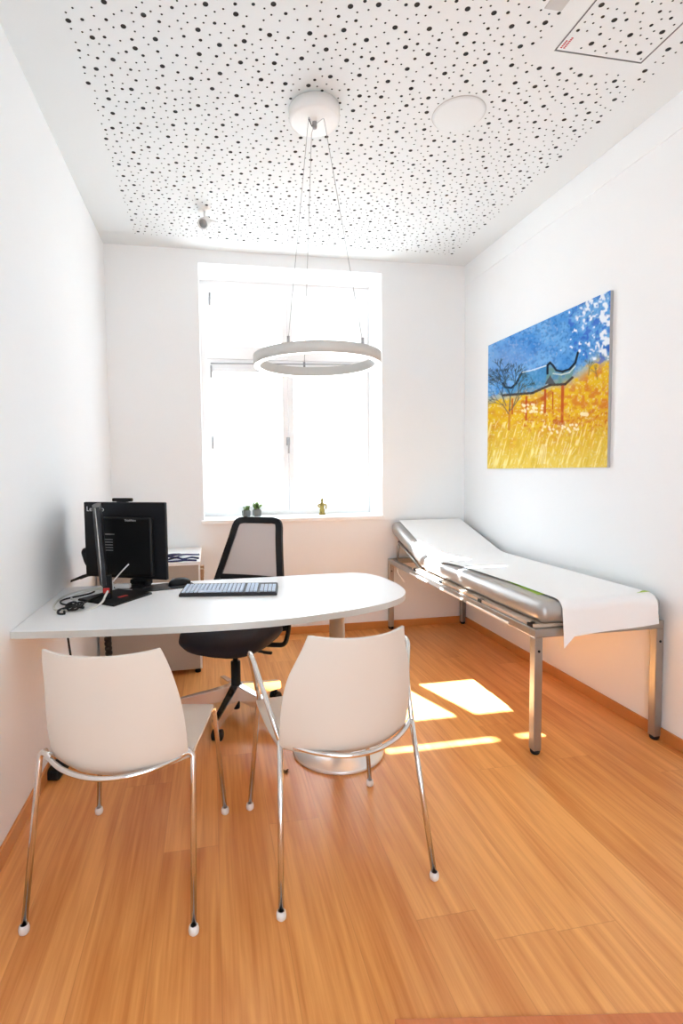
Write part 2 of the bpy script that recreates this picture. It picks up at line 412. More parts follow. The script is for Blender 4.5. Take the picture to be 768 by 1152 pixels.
# ---- window
t = bpy.data.objects.new('window_1', None); COL.objects.link(t); t.location = ((WX0+WX1)/2, YREV, WZ0); t['kind'] = 'structure'
fy0, fy1 = YREV, YREV+0.06
bm = bm_new(); fw = 0.045
b2(bm, WX0, WX0+fw, fy0, fy1, WZ0, WZ1); b2(bm, WX1-fw, WX1, fy0, fy1, WZ0, WZ1)
b2(bm, WX0+fw, WX1-fw, fy0, fy1, WZ0, WZ0+0.06); b2(bm, WX0+fw, WX1-fw, fy0, fy1, WZ1-fw, WZ1)
ZT0, ZT1 = 2.20, 2.275
b2(bm, WX0+fw, WX1-fw, fy0-0.004, fy1, ZT0, ZT1, 0.003)
obj('outer_frame', bm, M['frame'], t, True)
XM = (WX0+WX1)/2
for i, (x0, x1) in enumerate(((WX0+fw, XM), (XM, WX1-fw))):
    for j, (z0, z1) in enumerate(((WZ0+0.06, ZT0), (ZT1, WZ1-fw))):
        bm = bm_new(); sw = 0.05
        y0, y1 = fy0-0.012, fy1-0.012
        g = 0.0015
        b2(bm, x0+g, x0+sw, y0, y1, z0+g, z1-g, 0.003); b2(bm, x1-sw, x1-g, y0, y1, z0+g, z1-g, 0.003)
        b2(bm, x0+sw, x1-sw, y0, y1, z0+g, z0+sw + (0.06 if j else 0), 0.003); b2(bm, x0+sw, x1-sw, y0, y1, z1-sw+(0.02 if not j else 0), z1-g, 0.003)
        s = obj('sash', bm, M['frame'], t, True)
        zb, zt = z0+sw+(0.06 if j else 0), z1-sw+(0.02 if not j else 0)
        bm = bm_new(); b2(bm, x0+sw, x1-sw, YREV+0.02, YREV+0.024, zb, zt); obj('pane', bm, M['glass'], s, True)
        bm = bm_new()
        if j == 0: b2(bm, x0+sw, x1-sw, YREV+0.0255, YREV+0.0262, zb, 1.685)
        else: b2(bm, x0+sw, x1-sw, YREV+0.0255, YREV+0.0262, zb+0.062, zt)
        obj('privacy_film', bm, M['film'], s, True)
        if i == 0:
            for hz in ((1.575, 2.17) if j == 0 else (2.765,)):
                bm = bm_new(); tube(bm, [(x0+0.038, y0-0.005, hz-0.05), (x0+0.038, y0-0.005, hz+0.05)], 0.007, 8); obj('hinge', bm, M['dsteel'], s, True)
            if j == 0:
                bm = bm_new(); b2(bm, x1-0.02, x1+0.012, y0-0.008, y0, 1.55, 1.62, 0.003)
                tube(bm, fillet([(x1-0.004, y0-0.005, 1.60), (x1-0.004, y0-0.035, 1.60), (x1-0.004, y0-0.035, 1.48)], 0.012), 0.008, 8)
                obj('handle', bm, M['dsteel'], s, True)['label'] = 'grey metal window handle'
bm = bm_new(); tube(bm, [(WX0+0.08, fy0-0.02, 2.235), (WX1-0.09, fy0-0.02, 2.255)], 0.005, 8); obj('gasket_shadow_line', bm, M['dsteel'], t, True)['label'] = 'thin grey line standing in for the gasket shadow across the window'  # dark gasket shadow at the transom, modelled as a grey tube
bm = bm_new(); b2(bm, WX0-0.02, WX1+0.015, YB-0.03, YB-0.0005, WZ0-0.006, WZ0+0.024, 0.004); b2(bm, WX0+0.001, WX1-0.001, YB-0.001, YREV-0.013, WZ0+0.0005, WZ0+0.024)
obj('sill', bm, M['sill'], t, True)
SZ = WZ0+0.024

# ---- outside: ground and a bare branched tree, all but washed out by the light
bm = bm_new(); b2(bm, -30, 30, YO+0.3, 60, -3.4, -3.3); o = struct('ground_outside', bm, M['ground'])
def bare_tree(loc, h, rnd):
    bm = bm_new()
    def grow(p, d, l, r, lev):
        q = p+d*l; tube(bm, [p, p+d*l*0.5+Vector((rnd.uniform(-1, 1), rnd.uniform(-1, 1), 0))*l*0.04, q], lambda s: r*(1-0.35*s), 6)
        if lev == 0: return
        for k in range(3 if lev > 1 else 2):
            a = rnd.uniform(0, 6.28); e = Vector((math.cos(a), math.sin(a), 0))
            grow(q, (d+e*rnd.uniform(0.45, 0.8)).normalized(), l*rnd.uniform(0.6, 0.75), r*0.55, lev-1)
    grow(Vector(loc), Vector((0, 0, 1)), h*0.4, h*0.022, 4)
    return bm
tag(obj('bare_tree', bare_tree((2.0, 13.0, -3.3), 7.5, random.Random(3)), M['bark'], base=(2.0, 13.0, -3.3)), 'bare branched tree standing outside, washed out behind the window', 'tree')

# ================================================================== WALL PICTURE
def paint(nu, nv):
    rs = np.random.RandomState(4)
    def vnoise(x, y, s, seed):
        r2 = np.random.RandomState(seed); T = r2.rand(256, 256); x = x*s; y = y*s
        xi = np.floor(x).astype(int); yi = np.floor(y).astype(int); fx = x-xi; fy = y-yi; fx = fx*fx*(3-2*fx); fy = fy*fy*(3-2*fy)
        g = lambda a, b: T[a % 256, b % 256]
        return (g(xi, yi)*(1-fx)+g(xi+1, yi)*fx)*(1-fy)+(g(xi, yi+1)*(1-fx)+g(xi+1, yi+1)*fx)*fy
    u, v = np.meshgrid(np.linspace(0, 1, nu), np.linspace(0, 1, nv), indexing='ij')     # u from the far end, v from the bottom
    # working frame 588 x 595: the painting as it is seen, so that strokes are easy to place
    d = 3.721-1.239*u; g = (1/d-1/3.721)/(1/2.482-1/3.721)
    X = 90+588*g; top = 330-252*g; Y = 925-v*(925-top)
    n1 = vnoise(X, Y, 0.02, 1); n2 = vnoise(X, Y, 0.06, 2); n3 = vnoise(X, Y, 0.14, 3); n4 = vnoise(X+Y, Y-X, 0.09, 5)
    def mixc(a, b, t): t = np.clip(t, 0, 1)[..., None]; return a*(1-t)+b*t
    A = lambda *c: np.array(c)
    sky = mixc(np.broadcast_to(A(0.03, 0.22, 0.62), X.shape+(3,)), A(0.17, 0.42, 0.74), 0.9*n1+0.5*n2-0.15)
    sky = mixc(sky, A(0.30, 0.42, 0.66), np.clip((n3-0.62)*2, 0, .6)*(X < 420)); sky = mixc(sky, A(0.02, 0.13, 0.42), np.clip((n4-0.55)*2.2, 0, .55)); sky = mixc(sky, A(0.22, 0.36, 0.62), 0.55*np.exp(-(((X-170)/130.)**2+((Y-400)/70.)**2)))
    hor = 592-0.23*(X-90)-60*np.exp(-((X-620)/90.)**2)+26*(n2-0.5)
    ground = mixc(np.broadcast_to(A(0.82, 0.52, 0.015), X.shape+(3,)), A(0.72, 0.30, 0.02), 1.3*n2-0.35)
    ground = mixc(ground, A(0.86, 0.62, 0.10), (Y-720)/160.+0.6*(n1-.5))
    ground = mixc(ground, A(0.86, 0.75, 0.35), np.clip((n3-0.68)*3, 0, .7))
    ground = mixc(ground, A(0.62, 0.14, 0.015), np.clip((n4-0.6)*3, 0, .8)*np.exp(-((Y-690)/80.)**2)*(X > 250))
    ground = mixc(ground, A(0.70, 0.22, 0.02), np.clip((n2-0.5)*3, 0, .7)*(Y < 640)*(X > 450))
    ground = ground*0.88
    C = mixc(sky, ground, (Y-hor)/26.+0.5)
    band = np.exp(-((Y-hor)/30.)**2); C = mixc(C, A(0.45, 0.50, 0.30), 0.55*band*(n2 > 0.35))
    # grass strokes
    st = vnoise(X*1.0+0.25*(Y-925), Y*0.14, 0.16, 9); C = mixc(C, A(0.62, 0.40, 0.02), np.clip((st-0.6)*2.4, 0, .6)*(Y > 730))
    C = mixc(C, A(0.93, 0.86, 0.42), np.clip((0.33-st)*3, 0, .6)*(Y > 700))
    # white blossom, upper right
    bl = vnoise(X, Y, 0.055, 21)+0.5*vnoise(X, Y, 0.12, 22)
    reg = np.clip((X-380)/260., 0, 1)*np.clip((440-Y+0.25*(X-560))/80., 0, 1)
    C = mixc(C, A(0.80, 0.86, 0.93), np.clip((bl*0.8+0.50*reg-1.06)*7, 0, 1)*(reg > 0.05))
    C = mixc(C, A(0.03, 0.10, 0.55), np.clip((0.55-bl)*4, 0, .7)*(reg > 0.35))
    def seg(p, q, w, col, op=1.0, soft=2.0):
        nonlocal C
        p, q = np.array(p, float), np.array(q, float); dd = q-p; L2 = dd@dd
        t = np.clip(((X-p[0])*dd[0]+(Y-p[1])*dd[1])/L2, 0, 1)
        ds = np.hypot(X-p[0]-t*dd[0], Y-p[1]-t*dd[1]); C = mixc(C, np.array(col), op*np.clip((w-ds)/soft+0.5, 0, 1))
    def line(pts, w, col, op=1.0):
        for a, b in zip(pts[:-1], pts[1:]): seg(a, b, w, col, op)
    def poly(pts, col, op=1.0, tex=None):
        nonlocal C
        ins = np.zeros(X.shape, bool); n = len(pts)
        for i in range(n):
            (x1, y1), (x2, y2) = pts[i], pts[(i+1) % n]
            if y1 == y2: continue
            c = ((y1 > Y) != (y2 > Y)) & (X < (x2-x1)*(Y-y1)/(y2-y1)+x1); ins ^= c
        o = ins*op
        if tex is not None: o = o*tex
        C = mixc(C, np.array(col), o)
    # pavilion: red posts, dark upswept roofs
    red = (0.48, 0.07, 0.01)
    for (x, y0, y1, w) in ((447, 520, 700, 7), (362, 548, 655, 6), (272, 580, 690, 5), (400, 560, 640, 3), (205, 590, 660, 4)): seg((x, y0), (x, y1), w, red, 0.9)
    line([(255, 605), (300, 612), (350, 590), (390, 560)], 10, red, 0.6); line([(412, 700), (450, 712)], 12, red, 0.7)
    line([(420, 640), (520, 720), (610, 690)], 5, (0.66, 0.25, 0.03), 0.5)
    poly([(160, 520), (205, 530), (235, 500), (255, 462), (320, 450), (375, 425), (392, 470), (380, 515), (300, 562), (180, 572)], (0.05, 0.24, 0.47), 0.85, 0.45+0.75*n3)
    poly([(380, 425), (410, 455), (455, 462), (500, 430), (512, 425), (490, 490), (455, 520), (395, 520), (360, 520)], (0.13, 0.27, 0.25), 0.9, 0.5+0.7*n2)
    poly([(360, 520), (385, 478), (412, 520)], (0.07, 0.07, 0.08), 0.9)
    line([(160, 512), (172, 532), (200, 535), (222, 515), (240, 480), (252, 460)], 5, (0.008, 0.02, 0.05), 1.0)
    line([(252, 462), (310, 450), (365, 432)], 3, (0.72, 0.80, 0.84), 0.8)
    line([(372, 470), (372, 430), (384, 418), (398, 432), (415, 455), (445, 462), (480, 450), (508, 420), (520, 372)], 5.5, (0.008, 0.015, 0.03), 1.0)
    line([(400, 470), (440, 476), (480, 466), (508, 436)], 3, (0.65, 0.74, 0.70), 0.7)
    line([(160, 570), (300, 562), (385, 525), (460, 522), (495, 490)], 6, (0.05, 0.035, 0.03), 0.95)
    # bare tree at the left, shrub at the right
    rr = random.Random(8)
    def twig(x, y, a, l, w, lev, col):
        x2, y2 = x+l*math.sin(a), y-l*math.cos(a); seg((x, y), (x2, y2), w, col, 0.75, 2)
        if lev:
            for k in range(3): twig(x2, y2, a+rr.uniform(-0.75, 0.75), l*rr.uniform(0.55, 0.8), max(w*0.65, 0.9), lev-1, col)
    twig(190, 735, 0.03, 95, 6, 0, (0.55, 0.18, 0.02)); twig(192, 645, 0.05, 75, 3.8, 5, (0.03, 0.06, 0.08)); twig(175, 620, -0.35, 60, 2.6, 4, (0.04, 0.07, 0.08)); twig(210, 620, 0.35, 65, 2.6, 4, (0.04, 0.08, 0.08)); twig(188, 660, -0.55, 50, 2.6, 3, (0.07, 0.08, 0.07))
    twig(200, 640, 0.6, 55, 2.6, 3, (0.07, 0.09, 0.07)); twig(575, 480, 0.1, 28, 2.2, 3, (0.10, 0.13, 0.08)); twig(620, 500, -0.2, 26, 2.0, 3, (0.20, 0.16, 0.06))
    for k in range(26): 
        x, y = rr.uniform(250, 350), rr.uniform(615, 655); seg((x, y), (x+3, y+2), 5, (0.90, 0.80, 0.50), 0.8)
    for k in range(22):
        x, y = rr.uniform(350, 540), rr.uniform(715, 755); seg((x, y), (x+2, y+2), 5, (0.92, 0.84, 0.60), 0.75)
    seg((545, 665), (570, 668), 9, (0.92, 0.84, 0.55), 0.8)
    for k in range(5): seg((330+9*k, 905), (350+6*k, 810), 1.4, (0.95, 0.90, 0.62), 0.6); seg((450+12*k, 860), (470+12*k, 800+8*k), 1.4, (0.95, 0.90, 0.62), 0.5)
    return np.clip(C, 0, 1)
pm = bpy.data.materials.new('print_colours'); pm.use_nodes = True
va = pm.node_tree.nodes.new('ShaderNodeVertexColor'); va.layer_name = 'print'
pm.node_tree.links.new(va.outputs['Color'], pm.node_tree.nodes['Principled BSDF'].inputs['Base Color'])
pm.node_tree.nodes['Principled BSDF'].inputs['Roughness'].default_value = 0.75; pm.node_tree.nodes['Principled BSDF'].inputs['Specular IOR Level'].default_value = 0.12
PYN, PYF, PZ0, PZ1, PT = 2.482, 3.721, 1.328, 2.2685, 0.018
t = thing('wall_picture', 'large blue and yellow print of an upswept-roof pavilion on the right wall', 'picture', (XR, (PYN+PYF)/2, PZ0))
nu, nv = 300, 226; xf_ = XR-PT-0.0006
Cc = paint(nu, nv)
vv = [(xf_, PYF-(PYF-PYN)*i/(nu-1), PZ0+(PZ1-PZ0)*j/(nv-1)) for i in range(nu) for j in range(nv)]
ff = [(i*nv+j, i*nv+j+1, (i+1)*nv+j+1, (i+1)*nv+j) for i in range(nu-1) for j in range(nv-1)]
me = bpy.data.meshes.new('printed_face'); inv = root_mtx(t).inverted()
me.from_pydata([inv @ Vector(p) for p in vv], [], ff)
ca = me.color_attributes.new('print', 'FLOAT_COLOR', 'POINT')
buf = np.ones((nu*nv, 4), np.float32); buf[:, :3] = Cc.reshape(-1, 3); ca.data.foreach_set('color', buf.ravel())
me.materials.append(pm); o = bpy.data.objects.new('printed_face', me); COL.objects.link(o); o.parent = t
bm = bm_new(); b2(bm, XR-PT, XR-0.0005, PYN, PYF, PZ0, PZ1); obj('panel', bm, mat('print_board', (0.45, 0.45, 0.45), 0.5), t, True)

# ================================================================== DESK
DP = [(-0.729, 2.037), (-0.60, 2.015), (-0.45, 1.995), (-0.28, 1.98), (-0.131, 1.971), (0.05, 1.964), (0.20, 1.969), (0.36, 1.993), (0.535, 2.038), (0.67, 2.088), (0.765, 2.14), (0.845, 2.212),
      (0.895, 2.305), (0.914, 2.42), (0.91, 2.54), (0.89, 2.66), (0.845, 2.75), (0.775, 2.79), (0.68, 2.797)]
t = thing('desk', 'long white desk with a rounded end on a round steel column', 'desk', (0.571, 2.345, 0))
bm = bm_new(); pts = [(p.x, p.y) for p in smooth_path([(x, y, 0) for x, y in DP], 5)] + [(XL+0.002, 2.785), (XL+0.002, 2.037)]
extrude_poly(bm, pts, DT-0.026, DT, 0.0, 1); obj('desktop', bm, [M['desk'], M['deskedge']], t, True)
bm = bm_new(); lathe(bm, [(0.036, 0.018), (0.036, DT-0.032), (0.0, DT-0.032)], (0.571, 2.345, 0), 36); obj('column', bm, M['bedmetal'], t, True)
bm = bm_new(); lathe(bm, [(0, 0.0), (0.214, 0.0), (0.2165, 0.003), (0.2165, 0.012), (0.212, 0.017), (0.05, 0.020), (0, 0.020)], (0.571, 2.348, 0), 64); obj('base_plate', bm, M['polished'], t, True)
bm = bm_new(); b2(bm, 0.471, 0.671, 2.245, 2.445, DT-0.032, DT-0.026, 0.001); obj('mounting_plate', bm, M['steel'], t, True)
bm = bm_new(); b2(bm, XL+0.001, XL+0.028, 2.15, 2.75, DT-0.062, DT-0.0265, 0.002); obj('wall_bracket', bm, M['cabwhite'], t, True)

# sideboard along the left wall behind the desk
SX0, SX1, SY0, SY1, SH = XL+0.015, -0.078, 3.45, YB-0.015, 0.745
t = thing('sideboard', 'low pale sideboard in the back left corner behind the monitors', 'cabinet', ((SX0+SX1)/2, (SY0+SY1)/2, 0))
bm = bm_new(); b2(bm, SX0, SX1-0.10, SY0+0.019, SY1, 0.03, SH-0.022)
b2(bm, SX0, SX1, SY1-0.018, SY1, 0.03, SH-0.022); b2(bm, SX1-0.10, SX1-0.004, SY0+0.02, SY1-0.018, 0.03, 0.05); b2(bm, SX1-0.10, SX1-0.004, SY0+0.02, SY1-0.018, 0.38, 0.398)
obj('body', bm, M['cabwhite'], t, True)
bm = bm_new(); b2(bm, SX0, SX1-0.014, SY0, SY0+0.018, 0.03, SH-0.022, 0.001); obj('end_panel', bm, M['cabinet'], t, True)
bm = bm_new(); b2(bm, SX1-0.012, SX1, SY0, SY0+0.02, 0.03, SH-0.022, 0.001); obj('edge_strip', bm, M['cabwhite'], t, True)
bm = bm_new(); b2(bm, SX0, SX1, SY0-0.004, SY1, SH-0.022, SH, 0.002); obj('top', bm, M['desk'], t, True)
for fx, fyy in ((SX1-0.03, SY0+0.03), (SX0+0.03, SY0+0.03), (SX1-0.03, SY1-0.03), (SX0+0.03, SY1-0.03)):
    bm = bm_new(); lathe(bm, [(0, 0), (0.018, 0), (0.02, 0.006), (0.014, 0.03)], (fx, fyy, 0), 16); obj('foot', bm, M['black'], t, True)
for k, (yy, hh_) in enumerate(((3.50, 0.29), (3.575, 0.30), (3.655, 0.28))):
    t2 = thing('ring_binder', ('brown binder in the open end of the sideboard, nearest the desk', 'middle brown binder of three in the open end of the sideboard', 'brown binder in the open end of the sideboard, nearest the window')[k], 'binder', (SX1-0.03, yy, 0.398), 0, 'binders in the sideboard')
    bm = bm_new(); b2(bm, SX1-0.095, SX1+0.022, yy-0.03, yy+0.03, 0.398, 0.398+hh_, 0.002); obj('cover', bm, M['binder'], t2, True)
    bm = bm_new(); b2(bm, SX1+0.0215, SX1+0.0235, yy-0.02, yy+0.02, 0.398+hh_*0.4, 0.398+hh_*0.8); obj('spine_label', bm, M['white'], t2, True)
# navy cables lying on the sideboard
bm = bm_new()
def squig(pts, r, z=None, n=6): tube(bm, smooth_path(pts, n), r, 8)
z = SH+0.006
squig([(-0.30, 3.52, z), (-0.24, 3.62, z), (-0.19, 3.54, z), (-0.14, 3.60, z), (-0.09, 3.55, z)], 0.006)
squig([(-0.30, 3.62, z+.011), (-0.24, 3.54, z+.013), (-0.20, 3.66, z+.011), (-0.12, 3.64, z+.011), (-0.09, 3.72, z)], 0.006)
squig([(-0.30, 3.46, z), (-0.22, 3.47, z), (-0.17, 3.49, z), (-0.10, 3.465, z)], 0.006)
squig([(-0.33, 3.70, z), (-0.27, 3.76, z), (-0.21, 3.72, z), (-0.23, 3.62, z+.02), (-0.31, 3.57, z+.012)], 0.007)
tag(obj('cable', bm, M['navyc'], base=(-0.2, 3.58, SH)), 'tangle of navy blue cables lying on the sideboard top', 'cable')

# ================================================================== COMPUTER GEAR
# large monitor seen from behind
p0, p1 = Vector((-0.222, 2.70, 0)), Vector((-0.655, 2.915, 0)); ce = (p0+p1)/2; ux = (p1-p0).normalized(); wM = (p1-p0).length
rzM = math.atan2(ux.y, ux.x)+math.pi     # local +x runs to the right as seen from the camera; local -y faces the camera
t = thing('monitor', 'big black monitor seen from behind with a webcam bar on top', 'monitor', (ce.x, ce.y, DT), rzM)
zb, zt = 0.030, 0.425
bm = bm_new(); box(bm, (0, 0, (zb+zt)/2), (wM, 0.022, zt-zb), None, 0.005); obj('display_housing', bm, M['blackm'], t)
bm = bm_new(); box(bm, (0, 0.0115, (zb+zt)/2+0.008), (wM-0.016, 0.002, zt-zb-0.03)); obj('screen', bm, M['screen'], t)
bm = bm_new(); box(bm, (0.03, -0.026, 0.20), (0.30, 0.034, 0.30), None, 0.012, 3); rb = obj('rear_unit', bm, M['black'], t)
bm = bm_new()
for k in range(5): box(bm, (-0.075, -0.0435, 0.235-0.014*k), (0.06, 0.001, 0.005))
box(bm, (-0.062, -0.0437, 0.262), (0.055, 0.0012, 0.006)); obj('vent', bm, M['dsteel'], rb)
bm = bm_new(); box(bm, (-0.01, 0, zt+0.012), (0.115, 0.022, 0.018), None, 0.005); box(bm, (-0.01, 0, zt+0.003), (0.06, 0.018, 0.008)); obj('webcam_bar', bm, M['black'], t)
face = Matrix.Rotation(math.pi/2, 4, 'X')
text_part('lettering', 'Lenovo', 0.036, M['lettering'], Matrix.Translation((-wM/2+0.018, -0.0117, zt-0.048)) @ face, t, world=False)
text_part('lettering', 'ThinkVision', 0.014, M['lettering'], Matrix.Translation((0.028, -0.0437, zt-0.095)) @ face, rb, 0.0005, world=False)
bm = bm_new(); box(bm, (0.10, -0.02, 0.02), (0.10, 0.06, 0.03), None, 0.008); obj('stand_block', bm, M['black'], t)
bm = bm_new()
tube(bm, fillet([(-0.20, 0.03, 0.165), (-0.285, 0.03, 0.160), (-0.265, 0.03, 0.10), (-0.21, 0.02, 0.035)], 0.02), 0.016, 10); obj('stand_arm', bm, M['black'], t)
for (a_, b_) in (((-0.20, 0.0, 0.042), (-0.315, 0.035, 0.006)), ((-0.21, 0.03, 0.042), (-0.31, -0.06, 0.006))):
    bm = bm_new(); tube(bm, [a_, Vector(a_).lerp(Vector(b_), 0.5)+Vector((0, 0, 0.004)), b_], lambda s: 0.010-0.004*s, 8); obj('foot', bm, M['black'], t)

# rounded black pad carrying the monitor and the mouse
bm = bm_new(); pc = Vector((-0.243, 2.675)); pts = []
for k in range(48):
    a_ = 2*math.pi*k/48; cx, sy_ = math.cos(a_), math.sin(a_)
    x_ = 0.150*math.copysign(abs(cx)**0.6, cx); y_ = 0.075*math.copysign(abs(sy_)**0.7, sy_); q = R(14)
    pts.append((pc.x+x_*math.cos(q)-y_*math.sin(q), pc.y+x_*math.sin(q)+y_*math.cos(q)))
extrude_poly(bm, pts, DT, DT+0.004, 0.001); tag(obj('desk_pad', bm, M['blackm'], base=(pc.x, pc.y, DT)), 'rounded flat black pad on the desk under the big monitor corner', 'pad')
t = thing('computer_mouse', 'black computer mouse at the right end of the black pad', 'mouse', (-0.165, 2.705, DT+0.004), R(20))
def mouse_fn(u, v):
    a_ = u*2*math.pi; r_ = math.sin(v*math.pi/2)
    return Vector((0.058*r_*math.cos(a_), 0.032*r_*math.sin(a_), 0.034*math.cos(v*math.pi/2)**0.75))
bm = bm_new(); grid(bm, mouse_fn, 24, 8); bmesh.ops.remove_doubles(bm, verts=list(bm.verts), dist=1e-5); obj('body', bm, M['black'], t)
bm = bm_new(); lathe(bm, [(0, -0.003), (0.009, -0.003), (0.009, 0.003), (0, 0.003)], (-0.034, 0, 0.0265), 16, Matrix.Rotation(math.pi/2, 3, 'X')); obj('scroll_wheel', bm, M['dsteel'], t)

# monitor seen edge-on on a square foot
t = thing('monitor', 'slim black monitor seen edge-on, standing on a square black foot', 'monitor', (-0.455, 2.44, DT))
bm = bm_new(); extrude_poly(bm, [(-0.421, 2.328), (-0.283, 2.528), (-0.455, 2.645), (-0.60, 2.475)], DT, DT+0.010, 0.002); obj('foot', bm, M['black'], t, True)
dirM = Vector((-0.17, 0.985, 0)).normalized(); nM = Vector((dirM.y, -dirM.x, 0))     # nM: the screen side (to the right)
lean = Vector((-0.055, 0.0, 0.998)).normalized(); lean = (lean-dirM*lean.dot(dirM)).normalized(); nM = dirM.cross(lean)
org = Vector((-0.474, 2.40, DT+0.075))
mm = Matrix((( *nM, 0), (*dirM, 0), (*lean, 0), (0, 0, 0, 1))).transposed(); mm.translation = org
bm = bm_new(); hM, LM = 0.352, 0.38
prof = [(0.012, 0.0), (0.012, LM), (-0.006, LM), (-0.018, LM*0.82), (-0.024, LM*0.5), (-0.018, LM*0.18), (-0.006, 0.0)]
tb = bmesh.new(); extrude_poly(tb, prof, 0.0, hM); 
for v in tb.verts: v.co = mm @ v.co
join(bm, tb); obj('display_housing', bm, M['blackm'], t, True)
bm = bm_new(); box(bm, (0.0128, LM/2, hM/2), (0.0012, LM-0.02, hM-0.03));
for v in bm.verts: v.co = mm @ v.co
obj('screen', bm, M['screen'], t, True)
bm = bm_new(); tube(bm, [mm @ Vector((-0.004, -0.0015, 0.002)), mm @ Vector((-0.004, -0.0015, hM-0.002))], 0.0022, 6); obj('edge_trim', bm, M['steel'], t, True)['label'] = 'thin pale line along the monitor edge'
bm = bm_new(); box(bm, (-0.468, 2.455, DT+0.062), (0.034, 0.05, 0.108), None, 0.006); obj('neck', bm, M['black'], t, True)
bm = bm_new(); box(bm, (-0.468, 2.4285, DT+0.05), (0.028, 0.003, 0.022)); obj('red_accent', bm, M['red'], t, True)['label'] = 'red accent on the monitor neck'
bm = bm_new(); box(bm, (-0.405, 2.47, DT+0.011), (0.045, 0.018, 0.003), Matrix.Rotation(R(50), 3, 'Z'), 0.001); obj('red_accent', bm, M['red'], t, True)['label'] = 'red accent on the monitor foot'

# keyboard
t = thing('keyboard', 'black computer keyboard with pale blue-grey keys on the desk', 'keyboard', (0.082, 2.485, DT), R(-9.2))
bm = bm_new(); W2, D2 = 0.456, 0.172
tb = bmesh.new(); extrude_poly(tb, [(-W2/2, -D2/2), (W2/2, -D2/2), (W2/2, D2/2), (-W2/2, D2/2)], 0.0, 0.016)
for v in tb.verts:
    if v.co.z > 0.01: v.co.z += 0.010*(v.co.y+D2/2)/D2; v.co.x *= 0.985
bmesh.ops.bevel(tb, geom=list(tb.edges), offset=0.003, segments=2, affect='EDGES'); join(bm, tb); obj('body', bm, M['keybody'], t)
sl = math.atan(0.010/D2)
def keyblock(x0, x1, cols, rows, y0=-0.066, pitch=0.0225):
    bm = bm_new(); w_ = (x1-x0)/cols
    for r_ in range(rows):
        off = (0.3*w_*(r_ % 2)) if cols > 8 else 0
        y_ = y0+pitch*r_; c_ = 0
        while c_ < cols:
            span = 1
            if r_ == 0 and cols > 8 and c_ == 4: span = 6
            box(bm, (x0+w_*(c_+span/2), y_, 0.016+0.010*(y_+D2/2)/D2+0.003), (w_*span-0.0035, pitch-0.0035, 0.007), Matrix.Rotation(sl, 3, 'X'), 0.0015, 1); c_ += span
    return bm
obj('main_keys', keyblock(-0.218, 0.068, 15, 6), M['key'], t); obj('arrow_keys', keyblock(0.078, 0.134, 3, 6), M['key'], t); obj('number_keys', keyblock(0.144, 0.219, 4, 5), M['key'], t)

# cables on the desk
z = DT+0.003
bm = bm_new()
knot = [Vector((-0.577+0.030*math.cos(a_)*(1+.25*math.sin(2.3*a_)), 2.315+0.036*math.sin(a_)*(1+.2*math.cos(3*a_)), z+0.012+0.009*math.sin(1.7*a_))) for a_ in np.linspace(0, 6*math.pi, 60)]
tube(bm, knot, 0.0045, 8)
squig([(-0.577, 2.33, z+.01), (-0.63, 2.30, z+.004), (-0.625, 2.255, z), (-0.60, 2.24, z), (-0.61, 2.285, z)], 0.005)
squig([(-0.585, 2.34, z+.01), (-0.655, 2.42, z), (-0.668, 2.50, z), (-0.58, 2.57, z+.004), (-0.56, 2.62, z+.004)], 0.004)
squig([(-0.56, 2.33, z+.012), (-0.53, 2.40, z+.016), (-0.49, 2.50, z+.014), (-0.47, 2.57, z+.012)], 0.004)
tag(obj('cable', bm, M['blackc'], base=(-0.58, 2.31, DT)), 'bundled black cable knotted on the desk by the left wall', 'cable')
bm = bm_new()
squig([(-0.46, 2.44, z+.05), (-0.468, 2.40, z+.03), (-0.475, 2.345, z+.012), (-0.51, 2.30, z), (-0.55, 2.335, z), (-0.585, 2.40, z+.003)], 0.005)
squig([(-0.60, 2.29, z), (-0.665, 2.34, z), (-0.69, 2.50, z), (-0.655, 2.64, z), (-0.56, 2.72, z), (-0.50, 2.70, z)], 0.0045)
squig([(-0.50, 2.60, z+.014), (-0.56, 2.66, z+.006), (-0.62, 2.62, z), (-0.64, 2.52, z), (-0.60, 2.46, z)], 0.0045)
tag(obj('cable', bm, M['whitec'], base=(-0.58, 2.35, DT)), 'loose whitish cable looping round the edge-on monitor foot', 'cable')
# dark tablet with a white plug and a white lead rising to the monitor
bm = bm_new(); box(bm, (-0.395, 2.71, DT+0.005), (0.16, 0.09, 0.010), Matrix.Rotation(R(-20), 3, 'Z'), 0.004)
tag(obj('tablet', bm, M['black'], base=(-0.395, 2.71, DT)), 'small flat black tablet lying between the two monitors', 'tablet')
t = thing('charging_lead', 'white plug and stiff white lead rising between the monitors', 'cable', (-0.43, 2.66, DT+0.01))
bm = bm_new(); tube(bm, smooth_path([(-0.470, 2.615, DT+0.055), (-0.437, 2.64, DT+0.093), (-0.405, 2.665, DT+0.125)], 4), 0.0036, 8); obj('lead', bm, M['white'], t, True)
bm = bm_new(); box(bm, (-0.433, 2.65, DT+0.022), (0.075, 0.026, 0.022), Matrix.Rotation(R(-15), 3, 'Z'), 0.004)
tube(bm, smooth_path([(-0.47, 2.66, DT+0.022), (-0.485, 2.645, DT+0.04), (-0.470, 2.615, DT+0.055)], 4), 0.0048, 8); obj('plug', bm, M['white'], t, True)
